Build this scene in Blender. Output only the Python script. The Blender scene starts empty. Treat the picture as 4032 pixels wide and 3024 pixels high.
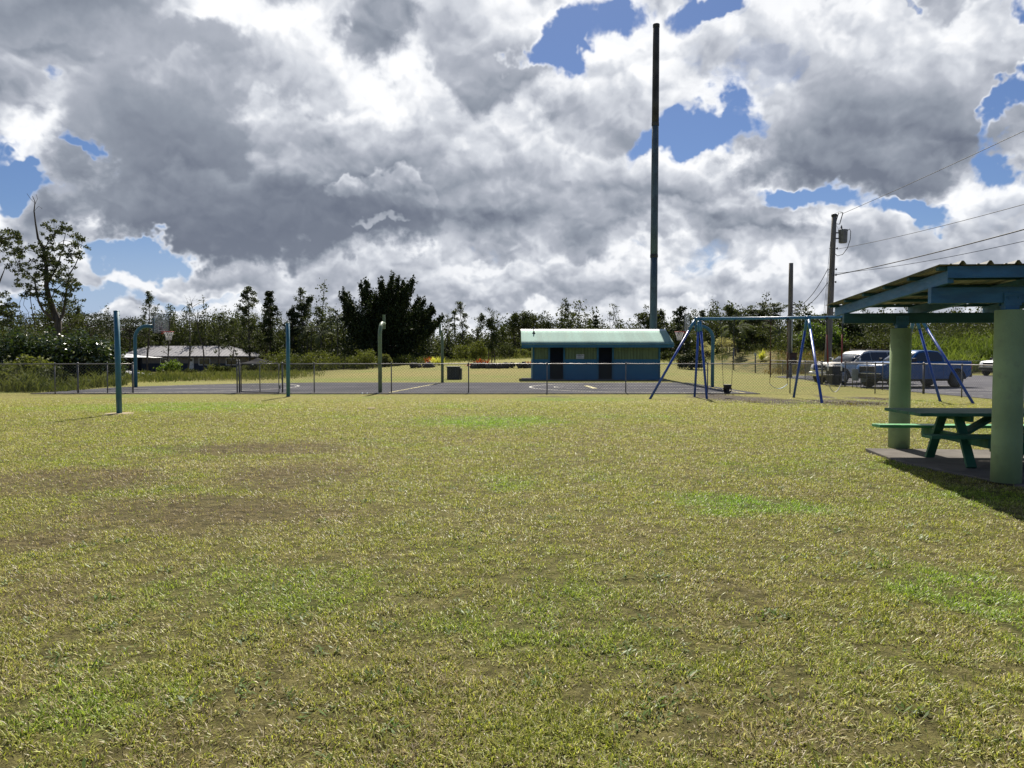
import bpy, bmesh, math, random
import numpy as np
from mathutils import Vector, Matrix, noise as mnoise

C = bpy.context.scene.collection
scene = bpy.context.scene
PI = math.pi
rad = math.radians
RNG = np.random.default_rng(7)
random.seed(7)

# ------------------------------------------------------------------ camera maths
E = 1.6                 # eye height
F = 3030.0              # focal length in photo pixels
HY = 1400.0             # horizon row of the photo
PITCH = math.atan((HY - 1512) / F)   # slightly downwards
cP, sP = math.cos(PITCH), math.sin(PITCH)


def ray(px, py):
    a = (px - 2016) / F
    b = (1512 - py) / F
    return Vector((a, cP - b * sP, sP + b * cP))


def G(px, py, z=0.0):
    d = ray(px, py)
    t = (z - E) / d.z
    return Vector((d.x * t, d.y * t, z))


def P(px, py, Y):
    d = ray(px, py)
    t = Y / d.y
    return Vector((d.x * t, Y, E + d.z * t))


def S(t):
    t = max(0.0, min(1.0, t))
    return t * t * (3 - 2 * t)


def hgt(x, y):
    y0 = 50 + 12 * S((x - 10) / 8)
    back = S((y - y0) / 45)
    b = S((x + 40) / 50)
    z = back * (-0.9 + 2.5 * b)
    z += 1.25 * S((y - 62) / 20) * S((x - 20) / 10)
    u = S((30.5 - y) / 3) * S((15.5 - x) / 3) * S((x + 60) / 5)
    if u > 0:
        z += u * 0.035 * mnoise.noise(Vector((x * .22, y * .22, 0))) + u * .012 * mnoise.noise(Vector((x * .9, y * .9, 3)))
    return z


def HIT(px, py):
    d = ray(px, py)
    t = 2.0
    while t < 400:
        x, y, z = d.x * t, d.y * t, E + d.z * t
        if z <= hgt(x, y):
            break
        t += 0.25
    return Vector((d.x * t, d.y * t, hgt(d.x * t, d.y * t)))


# ------------------------------------------------------------------ materials
def nt(name):
    m = bpy.data.materials.new(name)
    m.use_nodes = True
    t = m.node_tree
    t.nodes.clear()
    return m, t


def nd(t, typ, ins=None, **kw):
    n = t.nodes.new(typ)
    for k, v in kw.items():
        setattr(n, k, v)
    if ins:
        for k, v in ins.items():
            s = n.inputs[k]
            if isinstance(v, bpy.types.NodeSocket):
                t.links.new(v, s)
            else:
                s.default_value = v
    return n


def math_(t, op, a, b=0.0, c=0.0, clamp=False):
    n = t.nodes.new('ShaderNodeMath')
    n.operation = op
    n.use_clamp = clamp
    for i, v in enumerate((a, b, c)):
        if isinstance(v, bpy.types.NodeSocket):
            t.links.new(v, n.inputs[i])
        else:
            n.inputs[i].default_value = v
    return n.outputs[0]


def vmath(t, op, a, b=(0, 0, 0)):
    n = t.nodes.new('ShaderNodeVectorMath')
    n.operation = op
    for i, v in enumerate((a, b)):
        if isinstance(v, bpy.types.NodeSocket):
            t.links.new(v, n.inputs[i])
        else:
            n.inputs[i].default_value = v
    return n.outputs['Value'] if op == 'LENGTH' else n.outputs[0]


def mix(t, f, a, b, mode='MIX'):
    n = t.nodes.new('ShaderNodeMix')
    n.data_type = 'RGBA'
    n.blend_type = mode
    for s, v in ((n.inputs[0], f), (n.inputs[6], a), (n.inputs[7], b)):
        if isinstance(v, bpy.types.NodeSocket):
            t.links.new(v, s)
        else:
            s.default_value = (tuple(v) + (1,)) if isinstance(v, (tuple, list)) and len(v) == 3 else v
    return n.outputs[2]


def maprange(t, v, a, b, c=0.0, d=1.0, smooth=True):
    n = t.nodes.new('ShaderNodeMapRange')
    n.interpolation_type = 'SMOOTHSTEP' if smooth else 'LINEAR'
    for i, x in enumerate((v, a, b, c, d)):
        if isinstance(x, bpy.types.NodeSocket):
            t.links.new(x, n.inputs[i])
        else:
            n.inputs[i].default_value = x
    return n.outputs[0]


def noise(t, vec, scale, detail=4, rough=.55, dist=0.0, col=False, dim='3D'):
    n = nd(t, 'ShaderNodeTexNoise', noise_dimensions=dim)
    for k, v in (('Scale', scale), ('Detail', detail), ('Roughness', rough), ('Distortion', dist)):
        n.inputs[k].default_value = v
    if vec is not None:
        t.links.new(vec, n.inputs['Vector'])
    return n.outputs['Color' if col else 'Fac']


def out(t, shader):
    o = t.nodes.new('ShaderNodeOutputMaterial')
    t.links.new(shader, o.inputs['Surface'])


def pmat(name, col, rough=.6, metal=0.0, var=.18, scale=4.0, bump=0.0, bscale=40.0, spec=.5, dirt=None, dirt_amt=.35,
         coat=0.0, stretch=None):
    """painted / plain surface with uneven tone, optional dirt and bump"""
    m, t = nt(name)
    tc = nd(t, 'ShaderNodeTexCoord').outputs['Object']
    if stretch:
        tc = vmath(t, 'MULTIPLY', tc, stretch)
    n1 = noise(t, tc, scale, 5)
    f = maprange(t, n1, .3, .7)
    c = mix(t, f, [x * (1 - var) for x in col], [min(1, x * (1 + var)) for x in col])
    if dirt:
        n2 = noise(t, tc, scale * 2.7, 6, .7)
        c = mix(t, maprange(t, n2, .52, .75, 0, dirt_amt), c, dirt)
    b = nd(t, 'ShaderNodeBsdfPrincipled', {'Base Color': c, 'Metallic': metal, 'Specular IOR Level': spec})
    r = maprange(t, noise(t, tc, scale * 1.7, 3), .3, .7, max(0, rough - .08), min(1, rough + .1))
    t.links.new(r, b.inputs['Roughness'])
    if coat:
        b.inputs['Coat Weight'].default_value = coat
        b.inputs['Coat Roughness'].default_value = .05
    if bump:
        bn = noise(t, tc, bscale, 4)
        bp = nd(t, 'ShaderNodeBump', {'Strength': bump, 'Distance': .01, 'Height': bn})
        t.links.new(bp.outputs[0], b.inputs['Normal'])
    out(t, b.outputs[0])
    return m


def leafmat(name, dark, light, trans=.35, rough=.5, spec=.4, yellow=None):
    m, t = nt(name)
    a = nd(t, 'ShaderNodeAttribute', attribute_name='tint').outputs['Fac']
    geo = nd(t, 'ShaderNodeNewGeometry').outputs['Position']
    n = noise(t, geo, .45, 2)
    f = math_(t, 'ADD', math_(t, 'MULTIPLY', a, .7), math_(t, 'MULTIPLY', math_(t, 'SUBTRACT', n, .3), .8), clamp=True)
    c = mix(t, f, dark, light)
    if yellow:
        c = mix(t, maprange(t, a, .9, .96), c, yellow)
    b = nd(t, 'ShaderNodeBsdfPrincipled', {'Base Color': c, 'Roughness': rough, 'Specular IOR Level': spec})
    tr = nd(t, 'ShaderNodeBsdfTranslucent', {'Color': mix(t, 1.0, c, (1.25, 1.3, .6), 'MULTIPLY')})
    s = nd(t, 'ShaderNodeMixShader', {0: trans, 1: b.outputs[0], 2: tr.outputs[0]})
    out(t, s.outputs[0])
    return m


# lawn patches taken from the photo: px, py, rx, ry, kind, strength
PATCH = [
    (220, 1900, 520, 62, 'brown', 1.0), (800, 2010, 640, 78, 'brown', 1.0), (1150, 1880, 330, 66, 'brown', 1.0),
    (1050, 1765, 460, 30, 'brown', 1.0), (120, 2120, 330, 62, 'brown', 1.0), (150, 2330, 330, 120, 'brown', .7),
    (2000, 1735, 900, 16, 'straw', .5), (1250, 1600, 700, 14, 'straw', .4), (2900, 1690, 500, 12, 'straw', .7), (900, 1830, 500, 22, 'straw', .9),
    (2300, 2120, 400, 60, 'straw', .3), (1500, 2850, 500, 160, 'brown', .35), (2900, 2800, 500, 150, 'brown', .4),
    (600, 2950, 400, 90, 'brown', .4), (3300, 2450, 300, 120, 'straw', .3), (2750, 2350, 320, 80, 'brown', .3),
    (2980, 1990, 370, 55, 'green', 1.0), (1930, 1655, 340, 30, 'green', .9), (1950, 1900, 150, 40, 'green', .5),
    (700, 1600, 500, 22, 'green', .6), (3950, 2400, 260, 260, 'green', .7), (1100, 2300, 500, 120, 'green', .5),
    (2050, 2450, 600, 180, 'green', .45), (3000, 1850, 300, 35, 'green', .35), (450, 2700, 400, 160, 'green', .5),
    (3800, 1950, 200, 60, 'green', .5), (2300, 1570, 300, 10, 'green', .5),
    (2840, 1563, 125, 19, 'dirt', 1.0), (3010, 1577, 150, 19, 'dirt', 1.0), (3330, 1587, 230, 17, 'dirt', 1.0),
    (3250, 1563, 40, 10, 'dirt', .8), (3440, 1570, 70, 10, 'dirt', .9), (2170, 1560, 60, 4, 'dirt', .5),
    (1600, 1472, 400, 6, 'straw', .8), (2000, 1462, 260, 5, 'straw', .8), (1500, 1495, 400, 5, 'green', .6)]


def lawn_nodes(t):
    """returns brown, green, straw, dirt masks (world position based)"""
    pos = nd(t, 'ShaderNodeNewGeometry').outputs['Position']
    flat = vmath(t, 'MULTIPLY', pos, (1, 1, 0))
    w = noise(t, flat, .6, 5, .65, col=True)
    wp = vmath(t, 'ADD', flat, vmath(t, 'MULTIPLY', vmath(t, 'SUBTRACT', w, (.5, .5, .5)), (2.4, 2.4, 0)))
    res = {'brown': None, 'green': None, 'straw': None, 'dirt': None}
    for px, py, rx, ry, k, st in PATCH:
        c = G(px, py)
        if py < 1500:
            c = HIT(px, py)
        d = c.y
        ax = rx * d / F
        ay = max(.5, ry * d * d / (E * F))
        v = vmath(t, 'MULTIPLY', vmath(t, 'SUBTRACT', wp, (c.x, c.y, 0)), (1 / ax, 1 / ay, 0))
        L = vmath(t, 'LENGTH', v)
        mk = maprange(t, L, .35, 1.25, st, 0)
        res[k] = mk if res[k] is None else math_(t, 'MAXIMUM', res[k], mk)
    n_big = noise(t, flat, .28, 4, .6)
    n_mid = noise(t, vmath(t, 'ADD', flat, (31, 7, 0)), 1.1, 5, .65)
    n_fine = noise(t, flat, 7.0, 5, .7)
    brown = math_(t, 'ADD', math_(t, 'MULTIPLY', res['brown'], maprange(t, n_mid, .3, .6, .45, 1)), maprange(t, n_mid, .55, .8, 0, .5))
    green = math_(t, 'ADD', res['green'], maprange(t, n_big, .5, .72, 0, .55))
    straw = math_(t, 'ADD', res['straw'], maprange(t, n_big, .3, .5, .5, 0))
    dirt = math_(t, 'MULTIPLY', res['dirt'], maprange(t, n_fine, .3, .5, .5, 1))
    return brown, green, straw, dirt, n_fine, n_mid, pos


def ground_mat():
    m, t = nt('lawn_ground')
    brown, green, straw, dirt, nf, nm, pos = lawn_nodes(t)
    flat = vmath(t, 'MULTIPLY', pos, (1, 1, 0))
    c = mix(t, maprange(t, nf, .3, .7), (.13, .126, .035), (.32, .305, .095))
    c = mix(t, math_(t, 'MULTIPLY', green, .8, clamp=True), c, mix(t, nf, (.07, .13, .014), (.20, .30, .045)))
    c = mix(t, math_(t, 'MULTIPLY', straw, .55, clamp=True), c, (.29, .235, .085))
    c = mix(t, math_(t, 'MULTIPLY', brown, .74, clamp=True), c, mix(t, maprange(t, nf, .35, .65), (.085, .058, .032), (.23, .17, .10)))
    c = mix(t, math_(t, 'MULTIPLY', dirt, 1.2, clamp=True), c, mix(t, maprange(t, nf, .35, .65), (.045, .037, .032), (.13, .11, .095)))
    # speckle: soil gaps and pale dead blades
    n3 = noise(t, flat, 38.0, 3, .7)
    n4 = noise(t, flat, 60.0, 2, .6)
    c = mix(t, maprange(t, n3, .36, .5, .55, 0), c, (.045, .036, .018))
    c = mix(t, maprange(t, n4, .58, .72, 0, .6), c, (.46, .42, .22))
    sx = nd(t, 'ShaderNodeSeparateXYZ', {0: pos})
    # thatch and soil under the separately modelled blades
    c = mix(t, maprange(t, sx.outputs['Y'], 17, 28, .62, 0), c, mix(t, maprange(t, nf, .3, .7), (.028, .023, .013), (.12, .098, .045)))
    # beyond the mown lawn: scrub floor
    far = maprange(t, sx.outputs['Y'], 88, 105)
    bank = math_(t, 'MULTIPLY', maprange(t, sx.outputs['Y'], 62, 68), maprange(t, sx.outputs['X'], 19, 23))
    left = math_(t, 'MULTIPLY', maprange(t, sx.outputs['Y'], 46, 52), maprange(t, sx.outputs['X'], -12, -22))
    rough_ = math_(t, 'MAXIMUM', math_(t, 'MAXIMUM', far, bank), left)
    wild = mix(t, maprange(t, nm, .35, .65), (.05, .065, .018), (.20, .16, .06))
    c = mix(t, rough_, c, wild)
    b = nd(t, 'ShaderNodeBsdfPrincipled', {'Base Color': c, 'Roughness': .95, 'Specular IOR Level': .1})
    hh = math_(t, 'ADD', noise(t, flat, 22.0, 5, .75), math_(t, 'MULTIPLY', noise(t, flat, 3.5, 3), 1.5))
    bp = nd(t, 'ShaderNodeBump', {'Strength': .9, 'Distance': .05, 'Height': hh})
    t.links.new(bp.outputs[0], b.inputs['Normal'])
    out(t, b.outputs[0])
    return m


def blade_mat():
    m, t = nt('grass_blade')
    brown, green, straw, dirt, nf, nm, pos = lawn_nodes(t)
    a = nd(t, 'ShaderNodeAttribute', attribute_name='tint').outputs['Fac']
    a2 = nd(t, 'ShaderNodeAttribute', attribute_name='tone').outputs['Fac']
    g = mix(t, a2, (.12, .15, .018), (.52, .52, .105))
    g = mix(t, math_(t, 'MULTIPLY', green, .75, clamp=True), g, mix(t, a2, (.10, .22, .012), (.36, .62, .04)))
    dead = mix(t, a2, (.20, .14, .07), (.70, .62, .38))
    dead = mix(t, math_(t, 'MULTIPLY', brown, .8, clamp=True), dead, mix(t, a2, (.10, .062, .038), (.44, .33, .22)))
    thr = math_(t, 'ADD', math_(t, 'ADD', math_(t, 'MULTIPLY', brown, .45), math_(t, 'MULTIPLY', straw, .22)), .30)
    thr = math_(t, 'SUBTRACT', thr, math_(t, 'MULTIPLY', green, .25))
    isd = math_(t, 'LESS_THAN', a, thr)
    c = mix(t, isd, g, dead)
    b = nd(t, 'ShaderNodeBsdfPrincipled', {'Base Color': c, 'Roughness': .48, 'Specular IOR Level': .38})
    tr = nd(t, 'ShaderNodeBsdfTranslucent', {'Color': mix(t, 1.0, c, (1.2, 1.3, .7), 'MULTIPLY')})
    s = nd(t, 'ShaderNodeMixShader', {0: .38, 1: b.outputs[0], 2: tr.outputs[0]})
    out(t, s.outputs[0])
    return m


def asphalt_mat(name, k=1.0, sc=1.0):
    m, t = nt(name)
    pos = nd(t, 'ShaderNodeNewGeometry').outputs['Position']
    st = vmath(t, 'MULTIPLY', pos, (.18, 1.0, 0))
    n1 = noise(t, pos, .35, 6, .6)
    n2 = noise(t, st, 1.1, 6, .7)
    n3 = noise(t, pos, 45, 3, .7)
    c = mix(t, maprange(t, n1, .3, .7), (.062 * k, .062 * k, .072 * k), (.115 * k, .113 * k, .125 * k))
    c = mix(t, maprange(t, n2, .52, .7, 0, .6), c, (.2 * k, .195 * k, .2 * k))
    c = mix(t, maprange(t, n3, .35, .65, 0, .4), c, (.04 * k, .04 * k, .045 * k))
    b = nd(t, 'ShaderNodeBsdfPrincipled', {'Base Color': c, 'Roughness': .95, 'Specular IOR Level': .06})
    bp = nd(t, 'ShaderNodeBump', {'Strength': .35, 'Distance': .01, 'Height': n3})
    t.links.new(bp.outputs[0], b.inputs['Normal'])
    out(t, b.outputs[0])
    return m


def linemat(name, col):
    """worn painted line: paint eaten away to asphalt"""
    m, t = nt(name)
    pos = nd(t, 'ShaderNodeNewGeometry').outputs['Position']
    f = maprange(t, noise(t, pos, 3.0, 7, .75), .42, .62)
    c = mix(t, f, col, (.13, .13, .13))
    out(t, nd(t, 'ShaderNodeBsdfPrincipled', {'Base Color': c, 'Roughness': .8}).outputs[0])
    return m


def glassmat(name, col=(.02, .025, .03), rough=.05):
    m, t = nt(name)
    b = nd(t, 'ShaderNodeBsdfPrincipled', {'Base Color': tuple(col) + (1,), 'Roughness': rough, 'Specular IOR Level': .8})
    out(t, b.outputs[0])
    return m


def clearmat(name):
    m, t = nt(name)
    tr = nd(t, 'ShaderNodeBsdfTransparent', {'Color': (.86, .88, .9, 1)})
    g = nd(t, 'ShaderNodeBsdfPrincipled', {'Base Color': (.75, .77, .8, 1), 'Roughness': .25})
    s = nd(t, 'ShaderNodeMixShader', {0: .15, 1: tr.outputs[0], 2: g.outputs[0]})
    out(t, s.outputs[0])
    return m


M = dict(
    teal=pmat('teal_paint', (.035, .15, .21), .45, var=.12, scale=3, dirt=(.1, .16, .17)),
    tealbeam=pmat('teal_beam_paint', (.04, .18, .32), .4, var=.1, scale=3),
    blue=pmat('blue_paint', (.015, .07, .36), .38, var=.12, scale=3),
    sage=pmat('sage_paint', (.14, .20, .11), .5, var=.12, scale=2, dirt=(.12, .15, .08)),
    colgreen=pmat('column_green', (.27, .36, .18), .85, var=.14, scale=1.6, bump=.5, bscale=60, dirt=(.18, .2, .13), dirt_amt=.5),
    shelterblue=pmat('shelter_blue_wood', (.035, .135, .26), .6, var=.2, scale=2.5, bump=.4, bscale=25, dirt=(.12, .22, .26), stretch=(1, 1, 4)),
    shelterdark=pmat('shelter_teal_wood', (.018, .085, .11), .6, var=.2, scale=2.5, bump=.4, bscale=25, dirt=(.05, .12, .13), stretch=(1, 1, 4)),
    rooftin=pmat('tin_roof_sheet', (.23, .225, .20), .45, var=.2, scale=1.2, dirt=(.16, .12, .08), dirt_amt=.6),
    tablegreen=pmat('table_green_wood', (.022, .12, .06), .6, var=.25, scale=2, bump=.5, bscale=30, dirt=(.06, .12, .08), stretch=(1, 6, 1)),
    tablegreen_lit=pmat('table_green_sunlit', (.09, .38, .13), .4, var=.2, scale=2, bump=.4, bscale=30, stretch=(1, 6, 1)),  # table green brightened so the far bench looks sunlit by colour
    concrete=pmat('slab_concrete', (.15, .138, .125), .95, var=.22, scale=1.3, bump=.5, bscale=50, spec=.08, dirt=(.08, .07, .06), dirt_amt=.6),
    ring=pmat('collar_concrete', (.30, .24, .14), .9, var=.15, scale=5, bump=.4),
    galv=pmat('galvanised_steel', (.12, .12, .125), .5, .4, var=.25, scale=2.5, dirt=(.10, .05, .025)),
    rail=pmat('fence_rail_steel', (.20, .19, .19), .42, .5, var=.25, scale=1.4, dirt=(.12, .05, .025), dirt_amt=.7),
    wire=pmat('fence_wire', (.16, .16, .16), .5, .5, var=.2),
    rust=pmat('rusty_steel', (.16, .065, .03), .8, .2, var=.35, scale=6),
    wallblue=pmat('wall_blue_paint', (.028, .155, .27), .7, var=.1, scale=.9, bump=.2, dirt=(.03, .1, .2), dirt_amt=.4),
    trimblue=pmat('trim_blue_paint', (.022, .13, .21), .6, var=.12, scale=1.5),
    asphalt=asphalt_mat('court_asphalt', .95),
    park=asphalt_mat('parking_asphalt', 1.45),
    white_line=linemat('worn_white_line', (.62, .6, .52)),
    yellow_line=linemat('worn_yellow_line', (.70, .60, .22)),
    timber=pmat('weathered_pole_wood', (.15, .135, .115), .85, var=.3, scale=1.2, bump=.8, bscale=30, dirt=(.07, .055, .045), dirt_amt=.7, stretch=(4, 4, .5)),
    tallpole=pmat('tall_pole_steel', (.065, .10, .12), .6, .1, var=.25, scale=.9, dirt=(.02, .022, .022), dirt_amt=.8),
    tallpoledark=pmat('tall_pole_dark_section', (.045, .045, .042), .7, .1, var=.45, scale=1.6, dirt=(.02, .02, .02), dirt_amt=.9),
    black=pmat('black_rubber', (.012, .012, .014), .6, var=.2),
    blackbin=pmat('black_plastic', (.014, .016, .02), .5, var=.2),
    darkmetal=pmat('dark_metal', (.05, .052, .055), .5, .5),
    red=pmat('red_rim_paint', (.42, .02, .015), .5, var=.15),
    redsleeve=pmat('red_chain_sleeve', (.22, .02, .02), .5, var=.15),
    whitep=pmat('white_paint', (.72, .72, .70), .5, var=.08),
    net=pmat('net_cord', (.72, .70, .66), .8, var=.1),
    trunk=pmat('tree_bark', (.075, .062, .05), .95, var=.4, scale=2, bump=.6, dirt=(.16, .15, .14), dirt_amt=.5, stretch=(3, 3, .6)),
    trunkgrey=pmat('grey_bark', (.085, .078, .07), .95, var=.35, scale=2, bump=.6, dirt=(.05, .045, .04), dirt_amt=.5, stretch=(3, 3, .6)),
    leaf_ohia=leafmat('ohia_leaf', (.028, .038, .019), (.105, .125, .055), .26, .6, .2),
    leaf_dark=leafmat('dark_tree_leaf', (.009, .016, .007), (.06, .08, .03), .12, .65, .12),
    leaf_fresh=leafmat('fresh_leaf', (.05, .085, .018), (.17, .24, .05), .38, .5, .3),
    leaf_olive=leafmat('olive_shrub_leaf', (.045, .06, .016), (.18, .195, .055), .32, .65, .12),
    leaf_big=leafmat('glossy_big_leaf', (.020, .034, .012), (.075, .11, .035), .20, .16, .75, yellow=(.5, .52, .42)),
    leaf_wood=leafmat('woodland_leaf', (.028, .038, .016), (.11, .125, .048), .22, .7, .12),
    leaf_palm=leafmat('palm_frond', (.05, .07, .03), (.13, .15, .07), .3, .7, .15),
    leaf_red=leafmat('red_ti_leaf', (.13, .02, .015), (.42, .10, .04), .35, .4, .4),
    leaf_cream=leafmat('cream_flower', (.30, .27, .15), (.62, .58, .40), .3, .8, .1),
    leaf_yellow=leafmat('yellow_croton_leaf', (.35, .36, .06), (.62, .60, .18), .35, .5, .3),
    leaf_weed=leafmat('weed_blade', (.06, .08, .025), (.21, .21, .085), .3, .75, .1),
    leaf_dry=leafmat('dry_weed', (.10, .075, .03), (.28, .21, .09), .3, .7, .1),
    leaf_cane=leafmat('cane_grass_blade', (.045, .075, .015), (.22, .27, .07), .35, .7, .1),
    hroof=pmat('house_grey_roof', (.20, .20, .215), .7, .0, var=.06, scale=.4),
    hroofdark=pmat('neighbour_roof', (.11, .12, .14), .5, .2, var=.15, scale=.6),
    hwall=pmat('house_taupe_wall', (.20, .185, .165), .8, var=.08, scale=.5),
    hskirt=pmat('house_dark_skirt', (.035, .045, .07), .8, var=.15, scale=.5),
    tarp=pmat('white_tarp', (.62, .63, .64), .6, var=.12, scale=1.0, bump=.6, bscale=5),
    tarpgrey=pmat('grey_tarp', (.40, .40, .40), .7, var=.25, scale=1.4, bump=.8, bscale=5),
    tentdark=pmat('dark_canopy_cloth', (.03, .03, .033), .95, spec=.05, var=.2, scale=1.0, bump=.5, bscale=6),
    glass=glassmat('window_glass'),
    carblue=pmat('blue_car_paint', (.005, .085, .26), .3, 0, var=.05, scale=1, spec=.35),
    carbeige=pmat('champagne_car_paint', (.66, .63, .57), .28, .35, var=.05, scale=1, coat=1),
    carwhite=pmat('white_car_paint', (.72, .73, .74), .28, .0, var=.04, scale=1, coat=1),
    chrome=pmat('chrome_trim', (.6, .6, .6), .15, .95, var=.05),
    lamp=pmat('headlight_lens', (.55, .56, .58), .1, .3, var=.1),
    taillamp=pmat('tail_light_lens', (.40, .01, .01), .15, 0, var=.1),
    brownbox=pmat('brown_meter_box', (.05, .022, .016), .6, .1, var=.2),
    greypanel=pmat('pale_grey_panel', (.34, .36, .35), .6, var=.15, scale=2, dirt=(.2, .2, .18)),
    transf=pmat('transformer_grey', (.16, .17, .18), .5, .3, var=.15),
    rock=pmat('lava_rock', (.05, .045, .045), .95, var=.4, scale=3, bump=1.0, bscale=12, dirt=(.22, .2, .16), dirt_amt=.5),
    swingblue=pmat('pale_swing_belt', (.33, .42, .46), .35, var=.1),
    swinggrey=pmat('grey_swing_belt', (.35, .34, .32), .4, var=.15),
    wire_dark=pmat('power_cable', (.02, .02, .022), .6, var=.1),
    clearboard=clearmat('clear_backboard'),
)


def corr_mat(name, col, dirt, rough=.42):
    m, t = nt(name)
    tc = nd(t, 'ShaderNodeTexCoord').outputs['Object']
    st = vmath(t, 'MULTIPLY', tc, (2.2, .15, .15))
    st2 = vmath(t, 'MULTIPLY', tc, (9, .5, .5))
    c = mix(t, maprange(t, noise(t, st, 1.0, 3), .3, .7), [x * .88 for x in col], [x * 1.12 for x in col])
    c = mix(t, maprange(t, noise(t, st2, 1.0, 4, .7), .5, .75, 0, .35), c, dirt)
    c = mix(t, maprange(t, noise(t, tc, 2.2, 3, .8), .66, .72, 0, .8), c, (.12, .10, .08))
    b = nd(t, 'ShaderNodeBsdfPrincipled', {'Base Color': c, 'Roughness': rough, 'Specular IOR Level': .5})
    out(t, b.outputs[0])
    return m


M['corr'] = corr_mat('corrugated_green_roof', (.19, .33, .28), (.26, .30, .2), .8)


def t111(name, col):
    m, t = nt(name)
    tc = nd(t, 'ShaderNodeTexCoord').outputs['Object']
    sx = nd(t, 'ShaderNodeSeparateXYZ', {0: tc}).outputs['X']
    fr = math_(t, 'FRACT', math_(t, 'MULTIPLY', sx, 5.0))
    g = math_(t, 'LESS_THAN', fr, .14)
    n = maprange(t, noise(t, vmath(t, 'MULTIPLY', tc, (6, 1, .6)), 2.0, 4), .3, .7)
    c = mix(t, n, [x * .8 for x in col], [x * 1.2 for x in col])
    c = mix(t, math_(t, 'MULTIPLY', g, .75), c, [x * .35 for x in col])
    bp = nd(t, 'ShaderNodeBump', {'Strength': 1.0, 'Distance': .012, 'Height': math_(t, 'SUBTRACT', 1.0, g)})
    b = nd(t, 'ShaderNodeBsdfPrincipled', {'Base Color': c, 'Roughness': .75})
    t.links.new(bp.outputs[0], b.inputs['Normal'])
    out(t, b.outputs[0])
    return m


M['wallgreen'] = t111('grooved_green_siding', (.15, .20, .09))
M['hsiding'] = t111('grooved_taupe_siding', (.22, .20, .18))


# ------------------------------------------------------------------ objects
def wloc(o):
    v = Vector((0, 0, 0))
    while o is not None:
        v += o.location
        o = o.parent
    return v


def tag(o, label=None, cat=None, group=None, kind=None):
    if label:
        o['label'] = label
    if cat:
        o['category'] = cat
    if group:
        o['group'] = group
    if kind:
        o['kind'] = kind
    return o


def thing(name, loc, label, cat, group=None, rz=0.0):
    o = bpy.data.objects.new(name, None)
    o.empty_display_size = .2
    o.location = loc
    o.rotation_euler = (0, 0, rz)
    C.objects.link(o)
    return tag(o, label, cat, group)


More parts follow.
